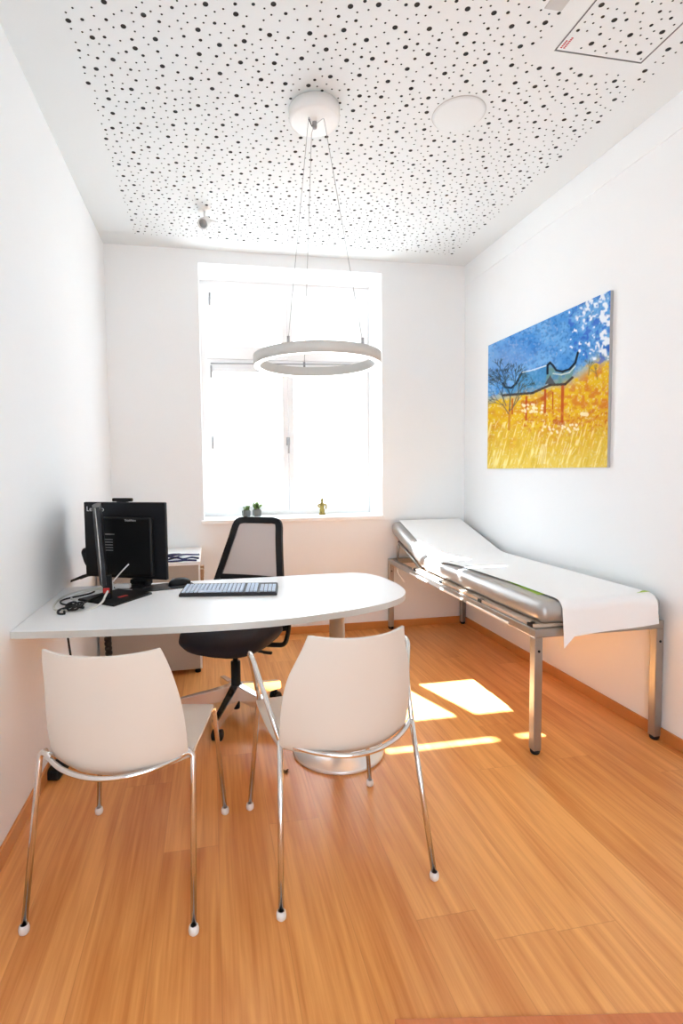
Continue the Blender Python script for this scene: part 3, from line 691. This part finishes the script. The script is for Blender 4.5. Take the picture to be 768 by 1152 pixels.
# below the desk
bm = bm_new()
squig([(-0.672, 2.53, DT-0.026), (-0.672, 2.55, 0.60), (-0.66, 2.57, 0.40), (-0.67, 2.60, 0.2), (-0.68, 2.52, 0.055)], 0.005)
squig([(-0.60, 2.56, DT-0.026), (-0.55, 2.58, 0.66), (-0.45, 2.62, 0.56), (-0.40, 2.68, 0.60), (-0.36, 2.72, DT-0.026)], 0.004)
tag(obj('cable', bm, M['blackc'], base=(-0.67, 2.55, 0.7)), 'thin dark cables hanging below the desk at the left wall', 'cable')
bm = bm_new()
for k in range(24): lathe(bm, [(0.017, -0.012), (0.021, -0.006), (0.021, 0.006), (0.017, 0.012)], (-0.615+0.004*math.sin(k*.4), 3.2, 0.03+k*0.029), 12)
tube(bm, [(-0.615, 3.2, 0.002), (-0.615, 3.2, 0.725)], 0.0165, 12)
tag(obj('cable_sleeve', bm, M['blackc'], base=(-0.615, 3.2, 0)), 'ribbed black cable sleeve standing below the desk before the sideboard', 'cable sleeve')
t = thing('power_strip', 'black power strip on the floor at the left wall skirting', 'power strip', (-0.68, 2.47, 0), R(80))
bm = bm_new(); box(bm, (0, 0, 0.025), (0.26, 0.062, 0.045), None, 0.01); obj('housing', bm, M['black'], t)
for k in range(4):
    bm = bm_new(); lathe(bm, [(0.02, 0.0465), (0.02, 0.0475), (0.022, 0.0475), (0.022, 0.046)], (-0.085+0.055*k, 0, 0), 20); obj('socket', bm, M['blackm'], t)
bm = bm_new(); box(bm, (0.03, 0, 0.072), (0.04, 0.042, 0.05), None, 0.008); obj('plug', bm, M['black'], t)
bm = bm_new()
def crumple(u, v): return Vector((0.018*(u-.5)*2+0.004*math.sin(9*v), 0.012*(v-.5)*2, 0.004+0.006*abs(math.sin(5*u+3*v))))
grid(bm, crumple, 8, 6); bmesh.ops.solidify(bm, geom=list(bm.faces), thickness=0.001)
o = tag(obj('paper_scrap', bm, M['scrap']), 'tiny crumpled brown scrap on the floor before the steel base', 'scrap'); o.location = (0.292, 2.205, 0.0)

# ================================================================== VISITOR CHAIRS
def shell_mesh(sc, dx, tw):
    zt_ = 0.842 if dx < 0 else 0.834
    prof = [(-0.312, zt_), (-0.300, 0.785), (-0.287, 0.72), (-0.276, 0.65), (-0.268, 0.58), (-0.262, 0.53), (-0.256, 0.495), (-0.240, 0.466), (-0.212, 0.450), (-0.15, 0.443), (-0.05, 0.440), (0.06, 0.444), (0.16, 0.450), (0.225, 0.450), (0.255, 0.440), (0.268, 0.424)]
    hw = [tw, tw+0.014, 0.196, 0.207, 0.212, 0.212, 0.211, 0.210, 0.210, 0.211, 0.213, 0.215, 0.215, 0.212, 0.205, 0.192]
    bow = [0.055, 0.058, 0.063, 0.068, 0.074, 0.078, 0.080, 0.074, 0.058, 0.035, 0.02, 0.01, 0.004, 0, 0, 0]
    rise = [0.004, 0.002, 0, 0, 0, 0.002, 0.006, 0.012, 0.018, 0.018, 0.014, 0.008, 0.004, 0.002, 0, 0]
    bm = bm_new(); n = 16
    rows = []
    for (y, z), w, b, ri in zip(prof, hw, bow, rise):
        rows.append([bm.verts.new((w*s*sc+dx*min(1, max(0, (0.90-z)/0.2)), y+b*abs(s)**2.2, z+ri*s*s)) for s in [(-1+2*k/n) for k in range(n+1)]])
    for a_, b_ in zip(rows[:-1], rows[1:]):
        for k in range(n):
            f = bm.faces.new((a_[k], a_[k+1], b_[k+1], b_[k])); f.smooth = True
    return bm
def make_chair(label, arms, lw, sc, dx, tw):
    t = thing('visitor_chair', label, 'chair')
    s = obj('seat_shell', shell_mesh(sc, dx, tw), M['shell'], t)
    md_ = s.modifiers.new('thick', 'SOLIDIFY'); md_.thickness = 0.009; md_.offset = 1
    md_ = s.modifiers.new('bev', 'BEVEL'); md_.width = 0.002; md_.segments = 2; md_.limit_method = 'ANGLE'
    md_ = s.modifiers.new('sub', 'SUBSURF'); md_.levels = 1; md_.render_levels = 2
    r = 0.0088
    bm = bm_new()
    bar = [(-0.222, -0.160, 0.487), (-0.19, -0.196, 0.480), (-0.13, -0.240, 0.473), (-0.06, -0.268, 0.468), (0, -0.275, 0.466), (0.06, -0.268, 0.468), (0.13, -0.240, 0.473), (0.19, -0.196, 0.480), (0.222, -0.160, 0.487)]
    tube(bm, smooth_path(bar, 5), r*0.9, 10); obj('back_rail', bm, M['chrome'], t)
    for sx_ in (-1, 1):
        J = Vector((0.227*sx_, -0.166, 0.487)); F0 = Vector((lw*sx_, -0.268, 0.018)); K = Vector((0.216*sx_, 0.235, 0.438)); F1 = Vector((lw*sx_, 0.258, 0.018))
        # rear leg
        bm = bm_new()
        if arms: tube(bm, [F0, J+Vector((0, 0, 0.004))], r, 10)
        else: tube(bm, fillet([F0, J+Vector((0.006*sx_, 0, 0.004)), J+Vector((-0.045*sx_, -0.03, -0.002))], 0.03), r, 10)
        lg = obj('leg', bm, M['chrome'], t)
        def cap_(F, par):
            bm = bm_new(); lathe(bm, [(0, -0.018), (0.010, -0.018), (0.0145, -0.013), (0.0155, -0.003), (0.0135, 0.006), (0.0095, 0.009)], F, 18); obj('foot_cap', bm, M['cap'], par)
        cap_(F0, lg)
        bm = bm_new()
        if arms:
            top = Vector((0.272*sx_ if sx_ < 0 else 0.312, 0.065, 0.690))
            tube(bm, [F1, K+Vector((0.004*sx_, 0.004, -0.02)), K+Vector((0, -0.004, 0.02)), K.lerp(top, 0.35)], r, 10)
        else: tube(bm, fillet([F1, K, K+Vector((-0.012*sx_, -0.10, 0.0))], 0.025), r, 10)
        lg = obj('leg', bm, M['chrome'], t); cap_(F1, lg)
        bm = bm_new(); tube(bm, smooth_path([K+Vector((-0.012*sx_, -0.09, -0.001)), (0.205*sx_, 0.0, 0.430), (0.212*sx_, -0.1, 0.437), J+Vector((-0.008*sx_, 0.015, -0.02))], 5), r*0.9, 10); obj('seat_rail', bm, M['chrome'], t)
        if arms:
            bm = bm_new()
            tube(bm, fillet([K.lerp(top, 0.3), K.lerp(top, 0.55), top+Vector((0.004*sx_, 0.03, 0.0)), top+Vector((0.004*sx_, -0.035, 0.004)), top.lerp(J, 0.5), J], 0.04, 6), r, 10); obj('armrest', bm, M['chrome'], t)
    bm = bm_new(); tube(bm, [(-0.20, 0.15, 0.428), (0.20, 0.15, 0.428)], 0.008, 8); obj('cross_bar', bm, M['chrome'], t)
    return t
c1 = make_chair('white plastic chair without armrests, nearest the left wall', False, 0.247, 0.955, 0.016, 0.172); c1.location = (-0.265, 1.777, 0); c1.rotation_euler = (0, 0, R(-11.4))
c2 = make_chair('white plastic chair with curved chrome armrests before the desk end', True, 0.255, 1.0, -0.018, 0.152); c2.location = (0.405, 1.757, 0); c2.rotation_euler = (0, 0, R(5.8))

# ================================================================== OFFICE CHAIR
OC = Vector((0.113, 2.80, 0)); fo = Vector((-0.5, -0.866, 0)).normalized(); rzO = math.atan2(fo.y, fo.x)-math.pi/2     # local +y = where it faces
t = thing('office_chair', 'black swivel chair with a grey mesh back behind the desk', 'office chair', OC, rzO)
for k in range(5):
    a_ = R(-113+72*k)-rzO; d_ = Vector((math.cos(a_), math.sin(a_), 0)); s_ = Vector((-d_.y, d_.x, 0))
    bm = bm_new(); tb = bmesh.new(); q = []
    for (rr_, w_, z0_, z1_) in ((0.025, 0.030, 0.100, 0.175), (0.12, 0.026, 0.082, 0.150), (0.30, 0.020, 0.070, 0.112)):
        q.append([tb.verts.new(d_*rr_+s_*w_*e1+Vector((0, 0, e2))) for e1, e2 in ((-1, z0_), (1, z0_), (0.75, z1_), (-0.75, z1_))])
    for a1, b1 in zip(q[:-1], q[1:]):
        for j in range(4): tb.faces.new((a1[j], a1[(j+1) % 4], b1[(j+1) % 4], b1[j]))
    tb.faces.new(q[0]); tb.faces.new(list(reversed(q[-1]))); bmesh.ops.bevel(tb, geom=list(tb.edges), offset=0.003, segments=2, affect='EDGES'); join(bm, tb)
    arm = obj('base_arm', bm, M['chrome'], t)
    bm = bm_new(); c_ = d_*0.272
    rm = Matrix((s_, d_, Vector((0, 0, 1)))).transposed()
    for e in (-1, 1): lathe(bm, [(0, -0.009), (0.022, -0.009), (0.028, -0.005), (0.028, 0.005), (0.022, 0.009), (0, 0.009)], c_+s_*e*0.017+Vector((0, 0, 0.028)), 20, s_.to_track_quat('Z', 'Y').to_matrix())
    tube(bm, [c_+Vector((0, 0, 0.03)), c_+Vector((0, 0, 0.076))], 0.009, 10); tube(bm, [c_-s_*0.02+Vector((0, 0, 0.028)), c_+s_*0.02+Vector((0, 0, 0.028))], 0.008, 8)
    obj('castor', bm, M['black'], t)
bm = bm_new(); lathe(bm, [(0, 0.040), (0.018, 0.040), (0.020, 0.046), (0.020, 0.10), (0.034, 0.105), (0.036, 0.165), (0.026, 0.172), (0.026, 0.30), (0.014, 0.302), (0.014, 0.39), (0, 0.39)], (0, 0, 0), 24); obj('gas_column', bm, M['black'], t)
bm = bm_new(); box(bm, (0, -0.02, 0.385), (0.17, 0.22, 0.05), None, 0.015); box(bm, (0, -0.02, 0.36), (0.10, 0.12, 0.05), None, 0.015); obj('mechanism', bm, M['black'], t)
for e in (-1, 1):
    bm = bm_new(); tube(bm, [(0.07*e, 0.02, 0.385), (0.19*e, 0.03, 0.38)], 0.008, 8); box(bm, (0.205*e, 0.03, 0.38), (0.05, 0.02, 0.014), None, 0.005); obj('lever', bm, M['black'], t)
def seat_fn(u, v):
    a_ = u*2*math.pi; cx, sy_ = math.cos(a_), math.sin(a_)
    x_ = math.copysign(abs(cx)**0.55, cx)*0.245; y_ = math.copysign(abs(sy_)**0.55, sy_)*0.24
    k_ = [(0.0, 0.0), (0.75, 0.0), (0.93, 0.012), (1.0, 0.035), (0.98, 0.062), (0.9, 0.078), (0.6, 0.084), (0.0, 0.080)][int(round(v*7))]
    x_, y_ = x_*k_[0], y_*k_[0]
    return Vector((x_, y_+0.03, 0.405+k_[1]-0.25*max(0, y_-0.16)**1.0*0.5 + 0.02*(x_/0.245)**2))
bm = bm_new(); grid(bm, seat_fn, 40, 7); bmesh.ops.remove_doubles(bm, verts=list(bm.verts), dist=1e-5); obj('seat', bm, M['fabric'], t)
# back: tapered frame with stretched mesh, leaning back
def bpnt(s, h):           # s -1..1 across, h height
    k_ = (h-0.42)/(1.07-0.42); hw_ = 0.268-0.140*max(0, k_)**0.9
    return Vector((s*hw_+0.066-0.034*k_, -0.225-0.185*max(0, k_)**1.2-0.02*(1-s*s), h))
def frame_path(inset, z0, z1):
    pts = []
    for h in np.linspace(z0, z1, 8): pts.append(bpnt(-1, h)+Vector((inset, 0, 0)))
    for s in np.linspace(-0.75, 0.75, 7): pts.append(bpnt(s, z1+0.018))
    for h in np.linspace(z1, z0, 8): pts.append(bpnt(1, h)-Vector((inset, 0, 0)))
    return pts
bm = bm_new()
path = smooth_path(frame_path(0, 0.42, 1.012), 4)
def ribbon(bm, path, w, th):
    n_ = len(path); rings = []
    cen = Vector((0, -0.30, 0.75))
    for i in range(n_):
        T_ = (path[min(i+1, n_-1)]-path[max(i-1, 0)]).normalized(); B_ = Vector((0, 1, 0.2)).normalized(); B_ = (B_-T_*B_.dot(T_)).normalized(); N_ = T_.cross(B_)
        rings.append([bm.verts.new(path[i]+N_*a1+B_*b1) for a1, b1 in ((-w, -th), (w, -th), (w, th), (-w, th))])
    for a1, b1 in zip(rings[:-1], rings[1:]):
        for j in range(4): f = bm.faces.new((a1[j], a1[(j+1) % 4], b1[(j+1) % 4], b1[j])); f.smooth = False
    bm.faces.new(rings[0]); bm.faces.new(list(reversed(rings[-1])))
ribbon(bm, path, 0.019, 0.013)
ribbon(bm, [bpnt(s, 0.695) for s in np.linspace(-1, 1, 9)], 0.017, 0.010); ribbon(bm, [bpnt(s, 0.64) for s in np.linspace(-1, 1, 9)], 0.012, 0.010)
ribbon(bm, [bpnt(s, 0.45) for s in np.linspace(-1, 1, 9)], 0.018, 0.012)
obj('back_frame', bm, M['black'], t)
bm = bm_new(); grid(bm, lambda u, v: bpnt((-1+2*u)*0.93, 0.71+v*0.312)+Vector((0, 0.004, 0)), 12, 10); obj('mesh_back', bm, M['meshf'], t)['label'] = 'grey see-through mesh of the chair back'
bm = bm_new(); tube(bm, smooth_path([(0, -0.10, 0.385), (0, -0.19, 0.39), (0, -0.235, 0.43), (0, -0.255, 0.46)], 4), 0.022, 12); obj('back_support', bm, M['black'], t)
for e in (-1, 1):
    bm = bm_new(); tube(bm, fillet([(0.10*e, -0.06, 0.385), (0.26*e, -0.08, 0.39), (0.275*e, -0.10, 0.47), (0.275*e, -0.10, 0.60)], 0.03), 0.013, 10); box(bm, (0.275*e, -0.06, 0.62), (0.06, 0.22, 0.025), None, 0.011); obj('armrest', bm, M['black'], t)

# ================================================================== EXAMINATION COUCH
t = thing('examination_couch', 'grey padded examination couch on a square-tube steel frame along the right wall', 'examination couch', (1.80, 3.1, 0))
bx0, bx1, by0, by1 = 1.462, 2.108, 2.128, 4.095; RZ0, RZ1 = 0.552, 0.592
bm = bm_new(); tt = 0.04
b2(bm, bx0-0.02, bx0+0.02, by0+0.02, by1-0.02, RZ0, RZ1, 0.004); b2(bm, bx1-0.02, bx1+0.02, by0+0.02, by1-0.02, RZ0, RZ1, 0.004)
b2(bm, bx0-0.02, bx1+0.02, by0-0.02, by0+0.02, RZ0, RZ1, 0.004); b2(bm, bx0-0.02, bx1+0.02, by1-0.02, by1+0.02, RZ0, RZ1, 0.004)
obj('frame', bm, M['bedmetal'], t, True)
for (x_, y_) in ((bx0, by0), (bx1, by0), (bx0, by1), (bx1, by1)):
    bm = bm_new(); b2(bm, x_-0.02, x_+0.02, y_-0.02, y_+0.02, 0.018, RZ0, 0.004); lg = obj('leg', bm, M['bedmetal'], t, True)
    bm = bm_new(); lathe(bm, [(0, 0), (0.017, 0), (0.0215, 0.006), (0.0225, 0.02), (0, 0.02)], (x_, y_, 0), 20); obj('foot_cap', bm, M['black'], lg, True)
    bm = bm_new(); lathe(bm, [(0, 0.0), (0.006, 0.0), (0.006, 0.003), (0, 0.004)], (x_, y_-0.020, 0.49), 12, Matrix.Rotation(math.pi/2, 3, 'X')); obj('bolt', bm, M['black'], lg, True)
bm = bm_new()
for y_ in (2.75, 3.30): bm = bm_new(); b2(bm, bx0+0.02, bx1-0.02, y_-0.015, y_+0.015, RZ0+0.005, RZ1-0.002); obj('cross_bar', bm, M['bedmetal'], t, True)
for (a_, b_) in ((2.32, 2.75), (2.80, 3.10), (3.30, 3.62)): bm = bm_new(); b2(bm, bx0-0.026, bx0-0.0195, a_, b_, RZ0+0.004, RZ0+0.016, 0.002); obj('painted_glint', bm, M['white'], t, True)['label'] = 'white strip painted as a reflection highlight on the couch side rail'  # reflection highlights of the metal rail, put in as white strips
for y_ in (2.16, 2.62, 3.12, 3.55):
    bm = bm_new(); b2(bm, bx0-0.015, bx0+0.02, y_-0.02, y_+0.02, RZ1, 0.6085, 0.002); obj('pad_block', bm, M['black'], t, True)
    bm = bm_new(); b2(bm, bx1-0.02, bx1+0.015, y_-0.02, y_+0.02, RZ1, 0.6085, 0.002); obj('pad_block', bm, M['black'], t, True)
CX0, CX1 = 1.468, 2.122
bm = bm_new(); b2(bm, bx0-0.012, bx1+0.012, 2.13, 3.60, RZ1+0.001, 0.6085, 0.002); obj('base_board', bm, M['board'], t, True)
# padded sections: side profile swept across, all edges rounded
def pad(bm, y0_, y1_, zf, thick, rnd_=0.045):
    """rounded slab from y0_ to y1_ whose underside follows zf(y)"""
    tb = bmesh.new(); bmesh.ops.create_cube(tb, size=1.0)
    sx_, sy_ = CX1-CX0, y1_-y0_
    for v in tb.verts: v.co = Vector((v.co.x*sx_, v.co.y*sy_, v.co.z*thick))
    bmesh.ops.bevel(tb, geom=list(tb.edges), offset=rnd_, segments=5, profile=0.5, affect='EDGES')
    bmesh.ops.bisect_plane(tb, geom=list(tb.verts)+list(tb.edges)+list(tb.faces), plane_co=(0, 0, 0), plane_no=(0, 1, 0))
    for v in tb.verts:
        y_ = (y0_+y1_)/2+v.co.y; v.co = Vector(((CX0+CX1)/2+v.co.x, y_, zf(y_)+thick/2+v.co.z))
    for f in tb.faces: f.smooth = True
    join(bm, tb)
YH = 3.46
ang = math.atan2(0.185, 0.64)
bm = bm_new(); pad(bm, 2.105, YH, lambda y: 0.609, 0.105); obj('cushion', bm, M['vinyl'], t, True)
bm = bm_new(); pad(bm, YH+0.004, 4.112, lambda y: 0.611+(y-YH)*math.tan(ang), 0.105, 0.04); obj('head_cushion', bm, M['vinyl'], t, True)
for x_ in (bx0+0.03, bx1-0.03): bm = bm_new(); tube(bm, [(x_, 3.50, 0.595), (x_, 3.98, 0.745)], 0.012, 8); tube(bm, [(x_, 3.98, 0.745), (x_, 4.02, 0.575)], 0.009, 8); obj('head_support', bm, M['bedmetal'], t, True)
bm = bm_new(); tube(bm, smooth_path([(bx0+0.03, 3.92, 0.575), (bx0-0.01, 3.90, 0.53), (bx0+0.015, 3.88, 0.47), (bx0+0.03, 3.86, 0.44)], 5), 0.007, 8); obj('release_lever', bm, M['white'], t, True)
# paper along the top, green sheet beneath it
TOPZ = 0.714
def topz(y): return TOPZ if y < YH-0.06 else (TOPZ+0.003+(y-YH)*math.tan(ang) if y > YH+0.06 else TOPZ+0.003*(y-YH+.06)/.12+max(0, (y-YH+0.06))**2/0.24*math.tan(ang))
def sheet_profile(off, drop, y_head):
    P_ = []
    for y in np.linspace(y_head, 2.16, 34): P_.append((y, topz(y)+off))
    r_ = 0.045+off
    for a_ in np.linspace(0, math.pi/2, 7)[1:]: P_.append((2.150-r_*math.sin(a_)+0.0, TOPZ-0.045+r_*math.cos(a_)))
    for q in np.linspace(0, 1, 7)[1:]: P_.append((2.105-off+0.0*q, TOPZ-0.045-drop*q))
    return P_
def sheet(prof, xl, xr, nx, wave=0.0, tip=0.0, zside=None):
    bm = bm_new(); n_ = len(prof)-1
    def fn(u, v):
        k_ = int(round(v*n_)); y, z_ = prof[k_]; a0 = xl(y, v); a1 = xr(y, v); x_ = a0+(a1-a0)*u
        hang = max(0.0, (k_-(n_-6))/6.0)
        y2 = y-hang*(0.012+wave*math.sin(9*u+1)); z2 = z_-hang*tip*max(0, 0.10-u)/0.10-hang*0.03*(1-u)+hang*0.01
        if zside is not None: z2 -= zside(x_, y)
        return Vector((x_, y2, z2))
    grid(bm, fn, nx, n_); return bm
def side_drop(x_, y):     # follow the rounded shoulders of the pad
    e = max(0.0, (CX0+0.045)-x_, x_-(CX1-0.045)); e = min(e, 0.0445)
    return 0.045-math.sqrt(max(0, 0.045**2-e*e))
gl = lambda y, v: 1.540+0.045*max(0, (y-2.16)/0.5); gr = lambda y, v: 2.086
o = obj('green_sheet', sheet([q for q in sheet_profile(0.002, 0.02, 2.72)][:-12], gl, gr, 30, zside=side_drop), M['green'], base=(1.8, 2.4, TOPZ))
tag(o, 'bright green sheet showing at the paper edges of the couch foot', 'sheet')
def pl(y, v):
    if y > 3.5: return 1.528+0.01*(y-3.5)
    k_ = math.exp(-((y-3.25)/0.20)**2)
    return 1.572-0.085*max(0, min(1, (y-2.45)/0.9))*0.7-0.040*k_
pr = lambda y, v: 2.078
o = obj('paper_sheet', sheet(sheet_profile(0.0085, 0.095, 4.095), pl, pr, 40, 0.004, 0.05, side_drop), M['paper'], base=(1.8, 3.1, TOPZ))
tag(o, 'long white paper sheet covering the couch and hanging over its foot end', 'paper sheet')

# ================================================================== RING PENDANT LAMP
CXL, CYL = CAN[0]-0.014, CAN[1]
t = thing('pendant_lamp', 'ring-shaped pendant lamp hanging on thin cables from a round canopy', 'pendant lamp', (CXL, CYL, H))
bm = bm_new(); lathe(bm, [(0, -0.066), (0.106, -0.066), (0.115, -0.062), (0.118, -0.054), (0.118, -0.008), (0.10, -0.006), (0.10, 0.0)], (CXL, CYL, H), 56); cn = obj('canopy', bm, M['canopy'], t, True)
bm = bm_new(); lathe(bm, [(0, -0.096), (0.009, -0.094), (0.011, -0.086), (0.011, -0.064)], (CXL, CYL, H), 18); obj('cable_nub', bm, M['dsteel'], cn, True)
ZR0, ZR1, RO, RI = 1.829, 1.877, 0.304, 0.273
bm = bm_new(); lathe(bm, [(RI, ZR0+0.004), (RI, ZR1), (RI+0.002, ZR1+0.001), (RO-0.002, ZR1+0.001), (RO, ZR1), (RO, ZR0), (RO-0.003, ZR0), (RO-0.003, ZR0+0.004)], (CXL, CYL, 0), 96); rg = obj('ring', bm, M['lampgrey'], t, True)
bm = bm_new(); lathe(bm, [(RI+0.001, ZR0), (RI+0.001, ZR0+0.003), (RO-0.0035, ZR0+0.003), (RO-0.0035, ZR0), (RI+0.001, ZR0)], (CXL, CYL, 0), 96); obj('diffuser', bm, M['led'], t, True)['label'] = 'glowing white underside of the ring'
for k, a_ in enumerate((R(-127), R(-58), R(92))):
    d_ = Vector((math.cos(a_), math.sin(a_), 0)); c_ = Vector((CXL, CYL, 0)); e_ = c_+d_*(RO+RI)/2
    bm = bm_new(); tube(bm, fillet([c_+d_*0.008+Vector((0, 0, H-0.078)), c_+d_*0.062+Vector((0, 0, H-0.076)), e_+Vector((0, 0, ZR1+0.014))], 0.01), 0.0014, 6); obj('suspension_cable', bm, M['cable'], t, True)
    bm = bm_new(); tube(bm, [e_+Vector((0, 0, ZR1)), e_+Vector((0, 0, ZR1+0.03))], 0.006, 10); obj('cable_clamp', bm, M['dsteel'], t, True)
bm = bm_new(); tube(bm, [(CXL-0.03, CYL-0.02, H-0.0675), (CXL-0.012, CYL+0.0, H-0.086)], 0.0026, 6); obj('feed_cable', bm, M['black'], cn, True)

# ================================================================== WINDOW SILL THINGS
def pot_plant(x, y, label, s, tall, rnd_):
    t = thing('potted_plant', label, 'potted plant', (x, y, SZ), rnd_.uniform(-.2, .2), 'small pots on the window sill')
    bm = bm_new(); tb = bmesh.new(); extrude_poly(tb, [(-.5, -.5), (.5, -.5), (.5, .5), (-.5, .5)], 0, s*0.85)
    for v in tb.verts: k_ = s*(0.92 if v.co.z < 0.01 else 1.0); v.co.x *= k_; v.co.y *= k_
    bmesh.ops.bevel(tb, geom=list(tb.edges), offset=s*0.08, segments=2, affect='EDGES'); join(bm, tb); obj('pot', bm, M['stone'], t)
    bm = bm_new(); b2(bm, -s*.4, s*.4, -s*.4, s*.4, s*0.852, s*0.9, 0.002); obj('soil', bm, M['soil'], t)
    bm = bm_new()
    for k in range(34 if tall else 20):
        a_ = rnd_.uniform(0, 6.28); l_ = (0.075 if tall else 0.045)*rnd_.uniform(0.5, 1.0); sp = rnd_.uniform(0.2, 0.8)*(1.0 if tall else 0.6)
        p_ = Vector((rnd_.uniform(-.3, .3)*s, rnd_.uniform(-.3, .3)*s, s*0.86)); q_ = p_+Vector((math.cos(a_)*sp*l_, math.sin(a_)*sp*l_, l_))
        tube(bm, [p_, p_.lerp(q_, 0.55)+Vector((0, 0, l_*0.06)), q_], lambda v: 0.0012+0.006*math.sin(min(1, max(0, v))*math.pi*0.95+0.05)**1.0*(0.8), 6)
    obj('leaves', bm, M['leaf'], t)
pot_plant(0.292, 4.38, 'small grey pot with a low pale succulent on the sill, left of its twin', 0.062, False, random.Random(2))
pot_plant(0.382, 4.38, 'small grey pot with spiky green leaves on the sill', 0.066, True, random.Random(6))
t = thing('figurine', 'small gold-green figurine standing alone on the window sill', 'figurine', (0.940, 4.36, SZ))
bm = bm_new(); lathe(bm, [(0, 0), (0.026, 0), (0.027, 0.012), (0.020, 0.020), (0.0, 0.021)], (0, 0, 0), 20); obj('base', bm, M['gold'], t)
bm = bm_new(); lathe(bm, [(0, 0.018), (0.020, 0.018), (0.022, 0.04), (0.016, 0.06), (0.021, 0.08), (0.023, 0.093), (0.012, 0.104), (0.009, 0.108), (0.013, 0.116), (0.014, 0.125), (0.010, 0.134), (0.004, 0.142), (0, 0.150)], (0, 0, 0), 20)
tube(bm, smooth_path([(-0.020, 0, 0.095), (-0.034, -0.006, 0.078), (-0.024, -0.018, 0.066), (-0.008, -0.022, 0.070)], 5), 0.006, 8)
tube(bm, smooth_path([(0.020, 0, 0.095), (0.035, -0.004, 0.075), (0.030, -0.010, 0.05)], 5), 0.006, 8); obj('body', bm, M['gold'], t)

# ================================================================== LIGHT
w = bpy.data.worlds.new('World'); S.world = w; w.use_nodes = True
bg = w.node_tree.nodes['Background']; bg.inputs[0].default_value = (0.86, 0.955, 1.05, 1); bg.inputs[1].default_value = 4.0
sd = bpy.data.lights.new('sun', 'SUN'); sd.energy = 68.0; sd.angle = R(0.7); sd.color = (0.90, 0.97, 1.03)
so = bpy.data.objects.new('sun', sd); COL.objects.link(so); so.rotation_euler = Vector((0.333, -1.0, -1.09)).to_track_quat('-Z', 'Y').to_euler(); so.location = (-3, 12, 12)

# ================================================================== CAMERA
cam = bpy.data.cameras.new('camera'); co = bpy.data.objects.new('camera', cam); COL.objects.link(co)
r_ = Vector((0.98324776, -0.18184755, -0.01246273)); u_ = Vector((0.02261538, 0.05386418, 0.99829214)); f_ = Vector((0.18086568, 0.98185035, -0.05707439))
co.matrix_world = Matrix(((r_.x, u_.x, -f_.x, 0), (r_.y, u_.y, -f_.y, 0), (r_.z, u_.z, -f_.z, 1.33), (0, 0, 0, 1)))
cam.sensor_fit = 'VERTICAL'; cam.sensor_height = 36; cam.lens = 585.0/1152*36
cam.shift_x = (384-344.5)/1152; cam.shift_y = -(576-563.0)/1152
cam.clip_start = 0.05
S.camera = co
S.view_settings.view_transform = 'Standard'; S.view_settings.look = 'None'; S.view_settings.gamma = 1.0; S.view_settings.use_curve_mapping = False
S.view_settings.exposure = 0.15
S.cycles.max_bounces = 12; S.cycles.diffuse_bounces = 8; S.cycles.transparent_max_bounces = 12; S.cycles.transmission_bounces = 8
S.cycles.caustics_reflective = False; S.cycles.caustics_refractive = False; S.cycles.sample_clamp_indirect = 6.0
S.cycles.use_denoising = True
